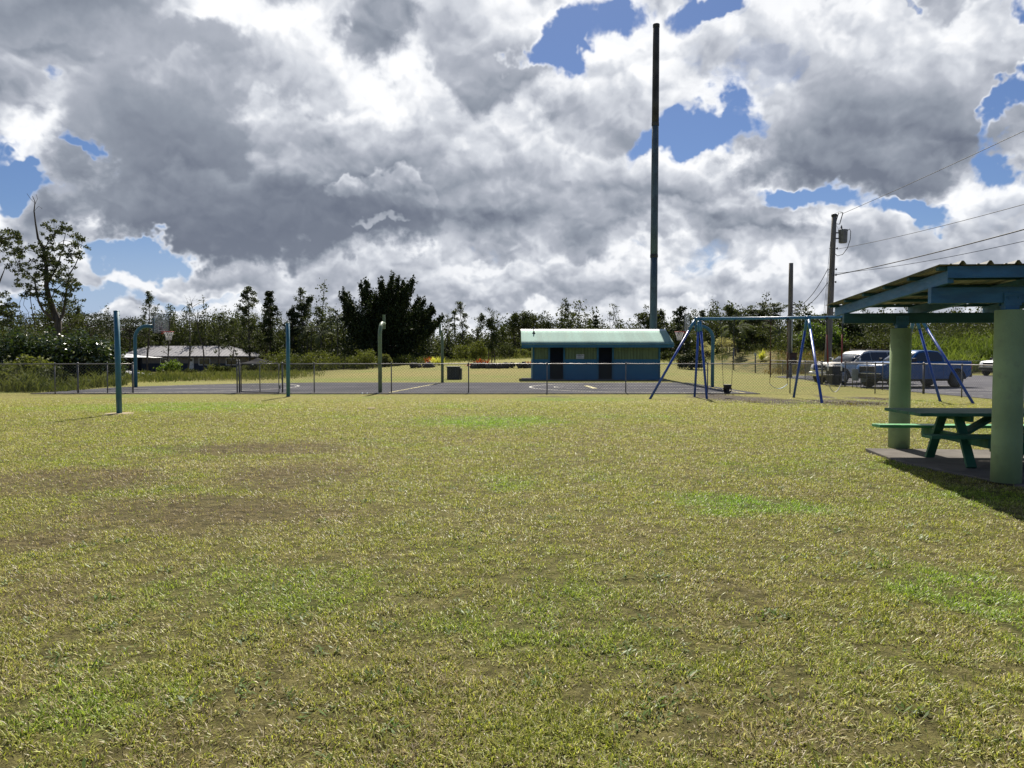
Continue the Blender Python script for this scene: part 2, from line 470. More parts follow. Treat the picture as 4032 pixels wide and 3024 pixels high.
class MB:
    def __init__(s):
        s.v, s.f, s.sm = [], [], []

    def add(s, vs, fs, smooth=False):
        b = len(s.v)
        s.v += [tuple(v) for v in vs]
        s.f += [tuple(i + b for i in f) for f in fs]
        s.sm += [smooth] * len(fs)
        return s

    def frame(s, c, X, Y, Z, sx, sy, sz):
        c, X, Y, Z = Vector(c), Vector(X), Vector(Y), Vector(Z)
        vs = []
        for k in (-1, 1):
            for j in (-1, 1):
                for i in (-1, 1):
                    vs.append(c + X * (i * sx / 2) + Y * (j * sy / 2) + Z * (k * sz / 2))
        return s.add(vs, [(0, 2, 3, 1), (4, 5, 7, 6), (0, 1, 5, 4), (2, 6, 7, 3), (0, 4, 6, 2), (1, 3, 7, 5)])

    def box(s, c, size, rz=0.0):
        cz, sz = math.cos(rz), math.sin(rz)
        return s.frame(c, (cz, sz, 0), (-sz, cz, 0), (0, 0, 1), *size)

    def box2(s, a, b):
        return s.box([(x + y) / 2 for x, y in zip(a, b)], [abs(x - y) for x, y in zip(a, b)])

    def beam(s, a, b, w, h, up=(0, 0, 1)):
        a, b = Vector(a), Vector(b)
        X = (b - a)
        L = X.length
        X.normalize()
        Y = Vector(up).cross(X)
        if Y.length < 1e-4:
            Y = Vector((0, 1, 0))
        Y.normalize()
        Z = X.cross(Y)
        return s.frame((a + b) / 2, X, Y, Z, L, w, h)

    def tube(s, pts, r, n=8, caps=True):
        pts = [Vector(p) for p in pts]
        rs = r if isinstance(r, (list, tuple)) else [r] * len(pts)
        b = len(s.v)
        prevY = None
        for i, p in enumerate(pts):
            if i == 0:
                d = pts[1] - p
            elif i == len(pts) - 1:
                d = p - pts[-2]
            else:
                d = (pts[i + 1] - p).normalized() + (p - pts[i - 1]).normalized()
            if d.length < 1e-9:
                d = Vector((0, 0, 1))
            d.normalize()
            if prevY is None:
                ref = Vector((0, 0, 1)) if abs(d.z) < .9 else Vector((1, 0, 0))
                Y = ref.cross(d).normalized()
            else:
                Y = prevY - d * prevY.dot(d)
                Y.normalize()
            prevY = Y
            X = Y.cross(d)
            for k in range(n):
                a = 2 * PI * k / n
                s.v.append(tuple(p + (X * math.cos(a) + Y * math.sin(a)) * rs[i]))
        for i in range(len(pts) - 1):
            for k in range(n):
                k2 = (k + 1) % n
                s.f.append((b + i * n + k, b + i * n + k2, b + (i + 1) * n + k2, b + (i + 1) * n + k))
                s.sm.append(True)
        if caps:
            s.f.append(tuple(b + k for k in reversed(range(n))))
            s.f.append(tuple(b + (len(pts) - 1) * n + k for k in range(n)))
            s.sm += [False, False]
        return s

    def lathe(s, prof, c, n=20, axis='z'):
        b = len(s.v)
        c = Vector(c)
        for r, z in prof:
            for k in range(n):
                a = 2 * PI * k / n
                if axis == 'z':
                    s.v.append(tuple(c + Vector((r * math.cos(a), r * math.sin(a), z))))
                elif axis == 'y':
                    s.v.append(tuple(c + Vector((r * math.cos(a), z, r * math.sin(a)))))
                else:
                    s.v.append(tuple(c + Vector((z, r * math.cos(a), r * math.sin(a)))))
        for i in range(len(prof) - 1):
            for k in range(n):
                k2 = (k + 1) % n
                s.f.append((b + i * n + k, b + i * n + k2, b + (i + 1) * n + k2, b + (i + 1) * n + k))
                s.sm.append(True)
        s.f.append(tuple(b + k for k in range(n)))
        s.f.append(tuple(b + (len(prof) - 1) * n + k for k in range(n)))
        s.sm += [False, False]
        return s

    def poly(s, pts, thick=None):
        """flat polygon; with thick it gets depth along its normal"""
        pts = [Vector(p) for p in pts]
        n = len(pts)
        if thick is None:
            return s.add(pts, [tuple(range(n))])
        nn = (pts[1] - pts[0]).cross(pts[2] - pts[0]).normalized() * thick
        vs = pts + [p - nn for p in pts]
        fs = [tuple(range(n)), tuple(reversed(range(n, 2 * n)))]
        for i in range(n):
            j = (i + 1) % n
            fs.append((i, i + n, j + n, j))
        return s.add(vs, fs)

    def build(s, name, mat, parent=None, at=None, bevel=0.0, recalc=True):
        off = wloc(parent) if parent is not None else (Vector(at) if at is not None else Vector((0, 0, 0)))
        me = bpy.data.meshes.new(name)
        me.from_pydata([tuple(Vector(v) - off) for v in s.v], [], s.f)
        me.polygons.foreach_set('use_smooth', s.sm)
        me.materials.append(mat if not isinstance(mat, str) else M[mat])
        if recalc:
            bm = bmesh.new()
            bm.from_mesh(me)
            bmesh.ops.recalc_face_normals(bm, faces=bm.faces)
            bm.to_mesh(me)
            bm.free()
        me.update()
        o = bpy.data.objects.new(name, me)
        C.objects.link(o)
        if parent is not None:
            o.parent = parent
        elif at is not None:
            o.location = off
        if bevel:
            md = o.modifiers.new('bevel', 'BEVEL')
            md.width = bevel
            md.segments = 2
            md.limit_method = 'ANGLE'
        return o


def copy_tree(o, parent=None):
    c = o.copy()
    C.objects.link(c)
    c.parent = parent
    for ch in list(o.children):
        copy_tree(ch, c)
    return c


def quads(name, V, mat, tint=None, tone=None, parent=None, at=None, kind=None):
    """V: (N,4,3) world or local quads -> one mesh"""
    off = np.array(wloc(parent)) if parent is not None else (np.array(at) if at is not None else np.zeros(3))
    V = np.asarray(V, dtype=np.float32) - off.astype(np.float32)
    n = len(V)
    me = bpy.data.meshes.new(name)
    me.vertices.add(n * 4)
    me.loops.add(n * 4)
    me.polygons.add(n)
    me.vertices.foreach_set('co', V.reshape(-1))
    me.loops.foreach_set('vertex_index', np.arange(n * 4, dtype=np.int32))
    me.polygons.foreach_set('loop_start', np.arange(0, n * 4, 4, dtype=np.int32))
    me.polygons.foreach_set('loop_total', np.full(n, 4, dtype=np.int32))
    for nm, arr in (('tint', tint), ('tone', tone)):
        if arr is None and nm == 'tint':
            arr = RNG.random(n)
        if arr is not None:
            a = me.attributes.new(nm, 'FLOAT', 'FACE')
            a.data.foreach_set('value', np.asarray(arr, dtype=np.float32))
    me.materials.append(M[mat] if isinstance(mat, str) else mat)
    me.update(calc_edges=True)
    o = bpy.data.objects.new(name, me)
    C.objects.link(o)
    if parent is not None:
        o.parent = parent
    elif at is not None:
        o.location = at
    if kind:
        o['kind'] = kind
    return o


def leaf_quads(cen, size, flat=0.0, aspect=.55, rng=RNG):
    """random leaf-shaped quads at centres (N,3); size scalar or (N,)"""
    n = len(cen)
    size = np.broadcast_to(np.asarray(size, dtype=float), (n,))[:, None]
    u = rng.normal(size=(n, 3))
    u[:, 2] *= (1 - flat)
    u /= np.linalg.norm(u, axis=1, keepdims=True) + 1e-9
    w = rng.normal(size=(n, 3))
    w[:, 2] *= (1 - flat)
    w -= u * np.sum(u * w, axis=1, keepdims=True)
    w /= np.linalg.norm(w, axis=1, keepdims=True) + 1e-9
    a = u * size * .5
    b = w * size * .5 * aspect
    return np.stack([cen - a, cen - a * .1 + b, cen + a, cen - a * .1 - b], axis=1)


# ------------------------------------------------------------------ world, sun, camera
SUN_EL, SUN_AZ = 47.0, 3.0      # azimuth from +Y toward +X


def azel(px, py):
    d = ray(px, py).normalized()
    return math.atan2(d.x, d.y), math.asin(d.z)


def make_world():
    w = bpy.data.worlds.new('World')
    scene.world = w
    w.use_nodes = True
    t = w.node_tree
    t.nodes.clear()
    d = nd(t, 'ShaderNodeTexCoord').outputs['Generated']
    d = vmath(t, 'NORMALIZE', d)
    sx = nd(t, 'ShaderNodeSeparateXYZ', {0: d})
    dx, dy, dz = sx.outputs
    dzp = math_(t, 'MAXIMUM', dz, 0.0)
    # cloud layer coordinates: looking at a flat layer, softened at the horizon
    inv = math_(t, 'DIVIDE', 1.0, math_(t, 'ADD', dzp, .75))
    p = nd(t, 'ShaderNodeCombineXYZ', {0: math_(t, 'MULTIPLY', dx, inv), 1: math_(t, 'MULTIPLY', dy, inv), 2: 0.0}).outputs[0]
    az = math_(t, 'ARCTAN2', dx, dy)
    el = math_(t, 'ARCSINE', dz)
    ae = nd(t, 'ShaderNodeCombineXYZ', {0: az, 1: el, 2: 0.0}).outputs[0]
    wn = noise(t, ae, 7.0, 5, .6, col=True, dim='2D')
    aew = vmath(t, 'ADD', ae, vmath(t, 'MULTIPLY', vmath(t, 'SUBTRACT', wn, (.5, .5, .5)), (.16, .13, 0)))

    def blob(px, py, rx, ry, st, inner=.2, outer=1.3, warped=True):
        a, e = azel(px, py)
        ca = math.cos(a)
        v = vmath(t, 'MULTIPLY', vmath(t, 'SUBTRACT', aew if warped else ae, (a, e, 0)), (F / rx / ca / ca * .9, F / ry / ca, 0))
        return maprange(t, vmath(t, 'LENGTH', v), inner, outer, st, 0)

    def acc(lst):
        r = None
        for b in lst:
            q = blob(*b)
            r = q if r is None else math_(t, 'ADD', r, q)
        return r

    holes = acc([
        (2150, 200, 110, 160, 1.1), (2430, 60, 110, 90, .6), (2260, 60, 110, 90, .5), (2760, 60, 150, 70, .9), (2790, 500, 190, 125, 1.1), (2560, 560, 80, 70, .6),
        (3490, 75, 50, 30, .6), (4020, 260, 75, 250, 1.0), (3230, 800, 190, 75, .95), (3560, 830, 170, 75, .95),
        (3990, 590, 100, 60, .6), (50, 720, 160, 90, 1.1), (350, 540, 70, 45, .6), (230, 290, 70, 50, .35),
        (600, 985, 200, 80, 1.0), (330, 1190, 300, 80, 1.0), (130, 1150, 220, 90, .8), (560, 1080, 120, 60, .8), (1480, 915, 90, 28, .5), (820, 1250, 250, 40, .6),
        (1280, 15, 60, 40, .4), (2250, 1000, 60, 30, .35), (-300, 500, 200, 300, .5), (4500, 800, 250, 300, .5)])
    thick = acc([
        (820, 600, 480, 380, .85), (1130, 850, 640, 200, .95), (250, 40, 640, 140, .95), (1500, 80, 260, 160, .35),
        (3500, 400, 460, 280, .7), (3150, 620, 300, 160, .35), (1950, 820, 330, 160, .45), (2350, 900, 220, 190, .45), (2200, 560, 160, 200, .35),
        (3000, 930, 330, 120, .35), (3850, 1000, 300, 120, .35), (1700, 420, 260, 160, .3), (1650, 1080, 500, 90, .25), (150, 900, 150, 60, .2)])
    def billow(vec, scale, detail):
        v = nd(t, 'ShaderNodeTexVoronoi', {'Scale': scale, 'Detail': detail, 'Roughness': .48, 'Lacunarity': 2.3, 'Smoothness': .6, 'Vector': vec},
               feature='SMOOTH_F1', normalize=True, voronoi_dimensions='2D')
        return math_(t, 'SUBTRACT', 1.0, v.outputs['Distance'])

    wq = noise(t, p, 6.0, 3, .5, col=True, dim='2D')
    q = vmath(t, 'ADD', p, vmath(t, 'MULTIPLY', vmath(t, 'SUBTRACT', wq, (.5, .5, .5)), (.06, .06, .0)))
    wf = noise(t, p, 26.0, 4, .6, col=True, dim='2D')
    q = vmath(t, 'ADD', q, vmath(t, 'MULTIPLY', vmath(t, 'SUBTRACT', wf, (.5, .5, .5)), (.022, .022, .0)))
    base = noise(t, q, 3.0, 3, .5, dim='2D')
    base_u = noise(t, vmath(t, 'ADD', q, (.01, -.06, 0)), 3.0, 3, .5, dim='2D')
    bil = billow(q, 6.5, 3.2)
    qu = vmath(t, 'ADD', q, (.004, -.022, .0))
    bil2 = billow(qu, 6.5, 3.2)
    fine = noise(t, q, 22.0, 6, .62, dim='2D')
    bs = billow(q, 19.0, 2.2)
    bs2 = billow(vmath(t, 'ADD', q, (.002, -.009, .0)), 19.0, 2.2)
    # density
    D = math_(t, 'ADD', math_(t, 'ADD', math_(t, 'MULTIPLY', math_(t, 'SUBTRACT', base, .5), 1.5), math_(t, 'MULTIPLY', math_(t, 'SUBTRACT', bs, .62), .55)), math_(t, 'MULTIPLY', math_(t, 'SUBTRACT', bil, .62), 1.7))
    D = math_(t, 'ADD', D, math_(t, 'MULTIPLY', math_(t, 'SUBTRACT', fine, .5), .6))
    D = math_(t, 'ADD', D, .44)
    D = math_(t, 'ADD', D, math_(t, 'MULTIPLY', thick, .5))
    D = math_(t, 'SUBTRACT', D, math_(t, 'MULTIPLY', holes, 1.15))
    lowf = maprange(t, el, .0, .075, .25, 0)          # fewer clouds right at the horizon
    D = math_(t, 'SUBTRACT', D, lowf)
    alpha = maprange(t, D, -.14, .28)
    # light: relief toward the sun (above), thin = bright, thick = grey
    rel = math_(t, 'ADD', math_(t, 'MULTIPLY', math_(t, 'SUBTRACT', bil, bil2), 2.9), math_(t, 'MULTIPLY', math_(t, 'SUBTRACT', base, base_u), 1.5))
    rel2 = math_(t, 'ADD', math_(t, 'MULTIPLY', math_(t, 'SUBTRACT', fine, .5), .5), math_(t, 'MULTIPLY', math_(t, 'SUBTRACT', bs, bs2), 1.0))
    thin = maprange(t, D, .03, 1.1, 1.02, .50, False)
    B = math_(t, 'ADD', thin, math_(t, 'ADD', math_(t, 'MULTIPLY', rel, maprange(t, thick, 0, .75, 1, .16)), math_(t, 'MULTIPLY', rel2, maprange(t, thick, 0, .75, 1, .2))))
    B = math_(t, 'SUBTRACT', B, math_(t, 'MULTIPLY', thick, math_(t, 'ADD', .30, math_(t, 'MULTIPLY', base, .10))))
    # separate cumulus heaps in front of the broken deck: px, py, rx, ry, tone at mid height, top-to-base contrast, opacity
    puffm = math_(t, 'ADD', math_(t, 'MULTIPLY', math_(t, 'SUBTRACT', bil, .62), 1.25), math_(t, 'ADD', math_(t, 'MULTIPLY', math_(t, 'SUBTRACT', bs, .62), .55), math_(t, 'MULTIPLY', math_(t, 'SUBTRACT', fine, .5), .45)))
    relc = math_(t, 'ADD', math_(t, 'MULTIPLY', math_(t, 'SUBTRACT', bil, bil2), 2.2), math_(t, 'MULTIPLY', math_(t, 'SUBTRACT', bs, bs2), .75))
    B = math_(t, 'MAXIMUM', math_(t, 'MINIMUM', B, 1.0), 0.0)
    hk = maprange(t, math_(t, 'SUBTRACT', holes, math_(t, 'MULTIPLY', puffm, .55)), .22, .52, 1, 0)
    heaps = [
        (3000, 1130, 420, 60, .58, .25, .8, .3), (2000, 1130, 330, 75, .60, .35, .85, .3), (1030, 1100, 330, 95, .66, .45, .95, .3), (560, 1185, 170, 60, .70, .4, .95, .3), (1440, 1040, 290, 120, .66, .42, .95, .3),
        (2350, 1050, 260, 85, .58, .4, .85, .3), (395, 1045, 100, 78, .74, .35, 1.0, .3), (100, 1010, 110, 60, .62, .3, .9, .3), (3050, 880, 260, 110, .50, .4, .8, .35), (3640, 960, 380, 150, .62, .5, .95, .35), (3930, 800, 230, 160, .66, .45, .95, .35),
        (2740, 690, 230, 130, .72, .45, .95, .3), (2320, 720, 260, 190, .52, .5, .85, .4), (480, 900, 170, 85, .72, .35, .95, .3), (280, 660, 240, 190, .70, .42, .95, .35),
        (800, 640, 430, 350, .19, .30, .95, .8), (1130, 850, 600, 165, .10, .16, .95, .8), (3480, 420, 470, 290, .40, .50, .9, .55),
        (1790, 560, 300, 330, .62, .55, .9, .4), (1300, 470, 290, 230, .70, .42, .95, .35), (1480, 560, 260, 130, .50, .4, .8, .5), (2430, 330, 300, 210, .78, .38, .95, .35), (950, 230, 360, 130, .70, .35, .8, .4),
        (1900, 150, 200, 230, .56, .4, .85, .5), (3050, 160, 380, 140, .76, .3, .85, .4), (3920, 90, 180, 130, .72, .3, .85, .4), (1395, 765, 70, 36, .60, .2, .6, .2), (1575, 745, 62, 62, .58, .25, .6, .2), (300, 60, 560, 90, .34, -.2, .8, .8)]
    for (hx, hy, hrx, hry, tone, ctr, opac, damp) in heaps:
        a_, e_ = azel(hx, hy)
        ca_ = math.cos(a_)
        v_ = vmath(t, 'MULTIPLY', vmath(t, 'SUBTRACT', aew, (a_, e_, 0)), (F / hrx / ca_ / ca_ * .9, F / hry / ca_, 0))
        L_ = math_(t, 'SUBTRACT', vmath(t, 'LENGTH', v_), math_(t, 'MULTIPLY', puffm, .95))
        al_ = math_(t, 'MULTIPLY', maprange(t, L_, .72, 1.10, opac, 0), hk)
        vy_ = nd(t, 'ShaderNodeSeparateXYZ', {0: v_}).outputs['Y']
        inn = maprange(t, L_, .35, 1.05, 0, 1, False)                 # 0 deep inside, 1 at the rim
        b_ = math_(t, 'ADD', math_(t, 'MULTIPLY', math_(t, 'MAXIMUM', math_(t, 'MINIMUM', vy_, 1.0), -1.0), ctr * .85), tone + (.03 if tone > .5 else -.03))
        b_ = math_(t, 'ADD', b_, math_(t, 'MULTIPLY', relc, 1.35 * (1.0 - damp)))
        b_ = math_(t, 'ADD', b_, math_(t, 'MULTIPLY', math_(t, 'MULTIPLY', inn, maprange(t, vy_, -.6, .5, .02, .24)), 1.0))
        b_ = math_(t, 'MAXIMUM', math_(t, 'MINIMUM', b_, 1.0), 0.0)
        B = math_(t, 'ADD', math_(t, 'MULTIPLY', B, math_(t, 'SUBTRACT', 1.0, al_)), math_(t, 'MULTIPLY', b_, al_))
        alpha = math_(t, 'MAXIMUM', alpha, al_)
    # unseen cloud cover thinned behind the viewer and overhead to cut fill light
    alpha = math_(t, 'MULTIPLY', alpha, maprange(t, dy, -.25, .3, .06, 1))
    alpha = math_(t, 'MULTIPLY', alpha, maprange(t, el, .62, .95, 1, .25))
    lowk = maprange(t, el, .03, .20, .20, 0)
    B = math_(t, 'ADD', math_(t, 'MULTIPLY', B, math_(t, 'SUBTRACT', 1.0, lowk)), math_(t, 'MULTIPLY', lowk, .66))
    B = math_(t, 'MAXIMUM', math_(t, 'MINIMUM', B, 1.0), 0.0)
    ramp = nd(t, 'ShaderNodeValToRGB', {0: B})
    cr = ramp.color_ramp
    cr.elements[0].position = .0
    cr.elements[0].color = (.155, .18, .24, 1)
    cr.elements[1].position = 1.0
    cr.elements[1].color = (1.04, 1.05, 1.07, 1)
    for pos, col in ((.3, (.30, .335, .40)), (.55, (.46, .49, .56)), (.78, (.70, .73, .79))):
        e = cr.elements.new(pos)
        e.color = col + (1,)
    sky = nd(t, 'ShaderNodeTexSky', sky_type='NISHITA', sun_disc=False, sun_elevation=rad(SUN_EL), sun_rotation=rad(SUN_AZ),
             air_density=1.0, dust_density=.4, ozone_density=2.5)
    skc = mix(t, 1.0, sky.outputs[0], (.60, .70, .92), 'MULTIPLY')
    # thin white veil low down
    veil = math_(t, 'MULTIPLY', maprange(t, el, .03, .17, .85, 0), maprange(t, noise(t, p, .8, 4, dim='2D'), .35, .65, .4, 1))
    bg1 = nd(t, 'ShaderNodeBackground', {0: skc, 1: .05})
    bgv = nd(t, 'ShaderNodeBackground', {0: (.44, .56, .78, 1), 1: SKYK})
    m0 = nd(t, 'ShaderNodeMixShader', {0: veil, 1: bg1.outputs[0], 2: bgv.outputs[0]})
    bg2 = nd(t, 'ShaderNodeBackground', {0: ramp.outputs[0], 1: SKYK})
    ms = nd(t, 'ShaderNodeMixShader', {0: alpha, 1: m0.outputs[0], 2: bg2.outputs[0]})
    o = nd(t, 'ShaderNodeOutputWorld')
    t.links.new(ms.outputs[0], o.inputs['Surface'])
    w.cycles.sampling_method = 'MANUAL'
    w.cycles.sample_map_resolution = 512


SKYK = 0.62
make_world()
sun = bpy.data.lights.new('sun', 'SUN')
sun.energy = 5.0
sun.angle = rad(.53)
sun.color = (1, .93, .82)
so = bpy.data.objects.new('sun', sun)
C.objects.link(so)
sd = Vector((math.sin(rad(SUN_AZ)) * math.cos(rad(SUN_EL)), math.cos(rad(SUN_AZ)) * math.cos(rad(SUN_EL)), math.sin(rad(SUN_EL))))
so.rotation_euler = sd.to_track_quat('Z', 'Y').to_euler()
so.location = (0, 0, 40)

cam = bpy.data.cameras.new('camera')
cam.sensor_width = 36
cam.lens = 36 * F / 4032
cam.clip_end = 3000
co = bpy.data.objects.new('camera', cam)
C.objects.link(co)
co.location = (0, 0, E)
co.rotation_euler = (PI / 2 + PITCH, 0, 0)
scene.camera = co
scene.view_settings.view_transform = 'Standard'
scene.view_settings.look = 'None'
scene.view_settings.exposure = 0.66
scene.view_settings.gamma = 1
scene.cycles.max_bounces = 6
scene.cycles.transparent_max_bounces = 8
scene.cycles.use_adaptive_sampling = True

# ------------------------------------------------------------------ ground
xs = list(np.arange(-26, 26.01, .5))
ys = list(np.arange(-12, 60.01, .5))
x = 26.5
st = .7
while x < 700:
    xs.append(x)
    xs.insert(0, -x)
    st *= 1.09
    x += st
y, st = 61.0, 1.0
while y < 1500:
    ys.append(y)
    st *= 1.05 if y > 110 else 1.0
    y += st
y, st = -13.0, 1.0
while y > -400:
    ys.insert(0, y)
    st *= 1.3
    y -= st
g = MB()
g.v = [(x, y, hgt(x, y)) for y in ys for x in xs]
nx = len(xs)
g.f = [(j * nx + i, j * nx + i + 1, (j + 1) * nx + i + 1, (j + 1) * nx + i) for j in range(len(ys) - 1) for i in range(nx - 1)]
g.sm = [True] * len(g.f)
gm = ground_mat()
tag(g.build('ground', gm, recalc=False), kind='structure', label='patchy green and brown mown lawn across the park')

# court
cpoly = [(-20.0, 31.9), (10.3, 31.9), (10.25, 44.9), (-11.5, 44.9), (-14.2, 43.7), (-17.3, 41.3), (-19.6, 38.2)]
cb = MB()
cb.poly([(x, y, .03) for x, y in cpoly], thick=.06)
tag(cb.build('court', 'asphalt'), kind='structure', label='dark asphalt basketball court behind the chain link fence')
# parking lot
ppoly = [(17.6, 16), (75, 16), (75, 64.5), (21.5, 60.5), (19.4, 57), (19.4, 50), (17.5, 41), (17.6, 30)]
pb = MB()
pb.poly([(x, y, .016) for x, y in ppoly], thick=.03)
tag(pb.build('parking_lot', 'park'), kind='structure', label='grey asphalt parking lot beyond the side fence')


def strip(mb, pts, w, z):
    """flat painted line with 2 mm thickness"""
    for a, b in zip(pts, pts[1:]):
        a, b = Vector((a[0], a[1], 0)), Vector((b[0], b[1], 0))
        d = (b - a).normalized()
        n = Vector((-d.y, d.x, 0)) * w / 2
        mb.add([(a + n).to_tuple()[:2] + (z,), (a - n).to_tuple()[:2] + (z,), (b - n).to_tuple()[:2] + (z,), (b + n).to_tuple()[:2] + (z,)], [(0, 1, 2, 3)])


def arc(cx, cy, r, a0, a1, n=28):
    return [(cx + r * math.cos(rad(a0 + (a1 - a0) * i / n)), cy + r * math.sin(rad(a0 + (a1 - a0) * i / n))) for i in range(n + 1)]


L1 = MB()
cy = 38.2
strip(L1, [(9.6, cy - 5.5)] + [(7.0, cy - 5.5)] + [p for p in reversed(arc(6.6, cy, 5.5, 90, 270))][0:] + [(7.0, cy + 5.5), (9.6, cy + 5.5)] if False else
      [(9.6, cy + 5.5), (6.5, cy + 5.5)] + arc(6.4, cy, 5.5, 90, 270) + [(6.5, cy - 5.5), (9.6, cy - 5.5)], .12, .036)
strip(L1, arc(3.9, cy, 1.8, 90, 270, 16), .07, .036)
for s_ in (-1, 1):
    strip(L1, [(4.0, cy + 1.8 * s_), (9.6, cy + 1.8 * s_)], .08, .036)
strip(L1, [(-18.2, cy + 5.6), (-16.6, cy + 5.6)] + arc(-16.4, cy, 5.6, 90, -90) + [(-18.2, cy - 5.6)], .10, .036)
for s_ in (-1, 1):
    strip(L1, [(-12.4, cy + 1.8 * s_), (-18.0, cy + 1.8 * s_)], .07, .036)
tag(L1.build('court_lines', 'white_line', recalc=False), kind='structure', label='worn white arcs and key lines painted on the court')
L2 = MB()
a_, b_ = G(1532, 1549), G(1741, 1509)
strip(L2, [(a_.x, a_.y), (b_.x, b_.y)], .10, .038)
strip(L2, [(9.75, 32.2), (9.75, 44.8)], .10, .038)
strip(L2, [(3.95, cy - 1.7), (3.85, cy + 1.7)], .24, .041)
strip(L2, [(-20, 31.98), (10.3, 31.98)], .05, .038)
tag(L2.build('court_yellow_lines', 'yellow_line', recalc=False), kind='structure', label='worn yellow centre and end lines painted on the court')
L3 = MB()
for i in range(9):
    y = 27.5 + i * 2.75
    strip(L3, [(18.1, y + .0), (23.4, y - 1.1)], .11, .022)
    strip(L3, [(31.5, y + 2.0), (37, y + .9)], .11, .022)
tag(L3.build('parking_lines', 'white_line', recalc=False), kind='structure', label='white stall lines painted on the parking lot')

# ------------------------------------------------------------------ grass blades
def in_slab(x, y):
    # slab polygon in world, filled after SLAB is defined
    edge = np.interp(y, [8.6, 9.4, 10.2, 11.0, 11.6, 12.85], [6.2, 6.05, 5.88, 5.74, 5.74, 5.92]) + .04 + .06 * np.sin(y * 9) + .05 * RNG.normal(size=len(y))
    return (x > edge) & (y > 8.72 - (x - 5.95) * .12 + .04) & (y < 12.85 - (x - 5.92) * .12 - .03)


# pavilion frame: origin at near-left column, local +Y runs to the far-left column
PAVR = -rad(7.2)
PAVO = G(3994, 1905, .05)
PAVO = Vector((PAVO.x, PAVO.y + .16, 0))


def pav(lx, ly, z=0.0):
    c, s = math.cos(PAVR), math.sin(PAVR)
    return Vector((PAVO.x + lx * c - ly * s, PAVO.y + lx * s + ly * c, z))


def vnoise(x, y, sc, seed=0):
    """value noise on a hashed grid, 0..1"""
    x, y = np.asarray(x) / sc + 1000, np.asarray(y) / sc + 1000
    xi, yi = np.floor(x).astype(np.int64), np.floor(y).astype(np.int64)
    fx_, fy_ = x - xi, y - yi
    fx_, fy_ = fx_ * fx_ * (3 - 2 * fx_), fy_ * fy_ * (3 - 2 * fy_)

    def hsh(i, j):
        v = (i * 374761393 + j * 668265263 + seed * 974634777) & 0xffffffff
        v = ((v ^ (v >> 13)) * 1274126177) & 0xffffffff
        return ((v ^ (v >> 16)) & 0xffff) / 65535.0
    a_, b_, c_, d_ = hsh(xi, yi), hsh(xi + 1, yi), hsh(xi, yi + 1), hsh(xi + 1, yi + 1)
    return (a_ * (1 - fx_) + b_ * fx_) * (1 - fy_) + (c_ * (1 - fx_) + d_ * fx_) * fy_


def brown_mask(x, y):
    m_ = np.zeros(len(x))
    for (px, py, rx_, ry_, k_, st_) in PATCH:
        if k_ in ('brown', 'dirt'):
            c_ = G(px, py)
            q_ = np.hypot((x - c_.x) / (rx_ * c_.y / F), (y - c_.y) / max(.5, ry_ * c_.y ** 2 / (E * F)))
            m_ = np.maximum(m_, np.clip(1.35 - q_, 0, 1) * st_)
    return np.clip(m_ * 1.5 - 1.1 * (.55 * vnoise(x, y, .6, 5) + .45 * vnoise(x, y, .14, 6)) + .35 * m_, 0, 1)


N = 2900000
yy = 1.2 + (29.0 - 1.2) * RNG.random(N) ** 1.55
xx = (RNG.random(N) * 2 - 1) * (yy * .74 + 2.2)
clump = .55 * vnoise(xx, yy, .16, 1) + .45 * vnoise(xx, yy, .05, 2)
broad_ = vnoise(xx, yy, 1.3, 3)
bmk = brown_mask(xx, yy)
keep = RNG.random(N) < np.clip((clump - .22) * 2.6, .05, 1) * (.55 + .45 * broad_)
keep &= RNG.random(N) > bmk * .74
keep &= ((np.abs(xx) < yy * .68 + .3) & (yy > 2.4)) | (RNG.random(N) < .4)
keep &= ~in_slab(xx, yy)
keep &= np.hypot(xx - G(470, 1630).x, yy - G(470, 1630).y) > .31 + .05 * RNG.normal(size=N)
keep &= ~((yy > 24) & (RNG.random(N) < (yy - 24) / 5))
xx, yy, clump, broad_ = xx[keep], yy[keep], clump[keep], broad_[keep]
n = len(xx)
zz = np.array([hgt(a, b) for a, b in zip(xx, yy)])
scale = 1 + np.clip((yy - 6) / 16, 0, 1.1)
ln = RNG.uniform(.018, .050, n) * (.6 + .8 * clump) * (1 + .12 * scale) * (1 + .9 * (RNG.random(n) < .03))
wd = RNG.uniform(.0014, .0033, n) * scale
az = RNG.random(n) * 2 * PI
lean = RNG.uniform(.3, 1.35, n)
dirx, diry = np.cos(az) * np.sin(lean), np.sin(az) * np.sin(lean)
dirz = np.cos(lean) * .8
sxv, syv = -np.sin(az), np.cos(az)
b0 = np.stack([xx, yy, zz - .004], 1)
mid = b0 + np.stack([dirx * ln * .55, diry * ln * .55, dirz * ln * .7], 1)
tip = b0 + np.stack([dirx * ln, diry * ln, dirz * ln * .95], 1)
sd_ = np.stack([sxv, syv, np.zeros(n)], 1) * wd[:, None]
V = np.stack([b0, mid - sd_, tip, mid + sd_], 1)
tint_ = np.clip(RNG.random(n) * .8 + (.62 - vnoise(xx, yy, .35, 9)) * -.45 + .1, 0, 1)
tag(quads('grass', V, blade_mat(), tint=tint_, tone=RNG.random(n), kind='stuff'), label='short patchy lawn grass in the foreground', cat='grass')
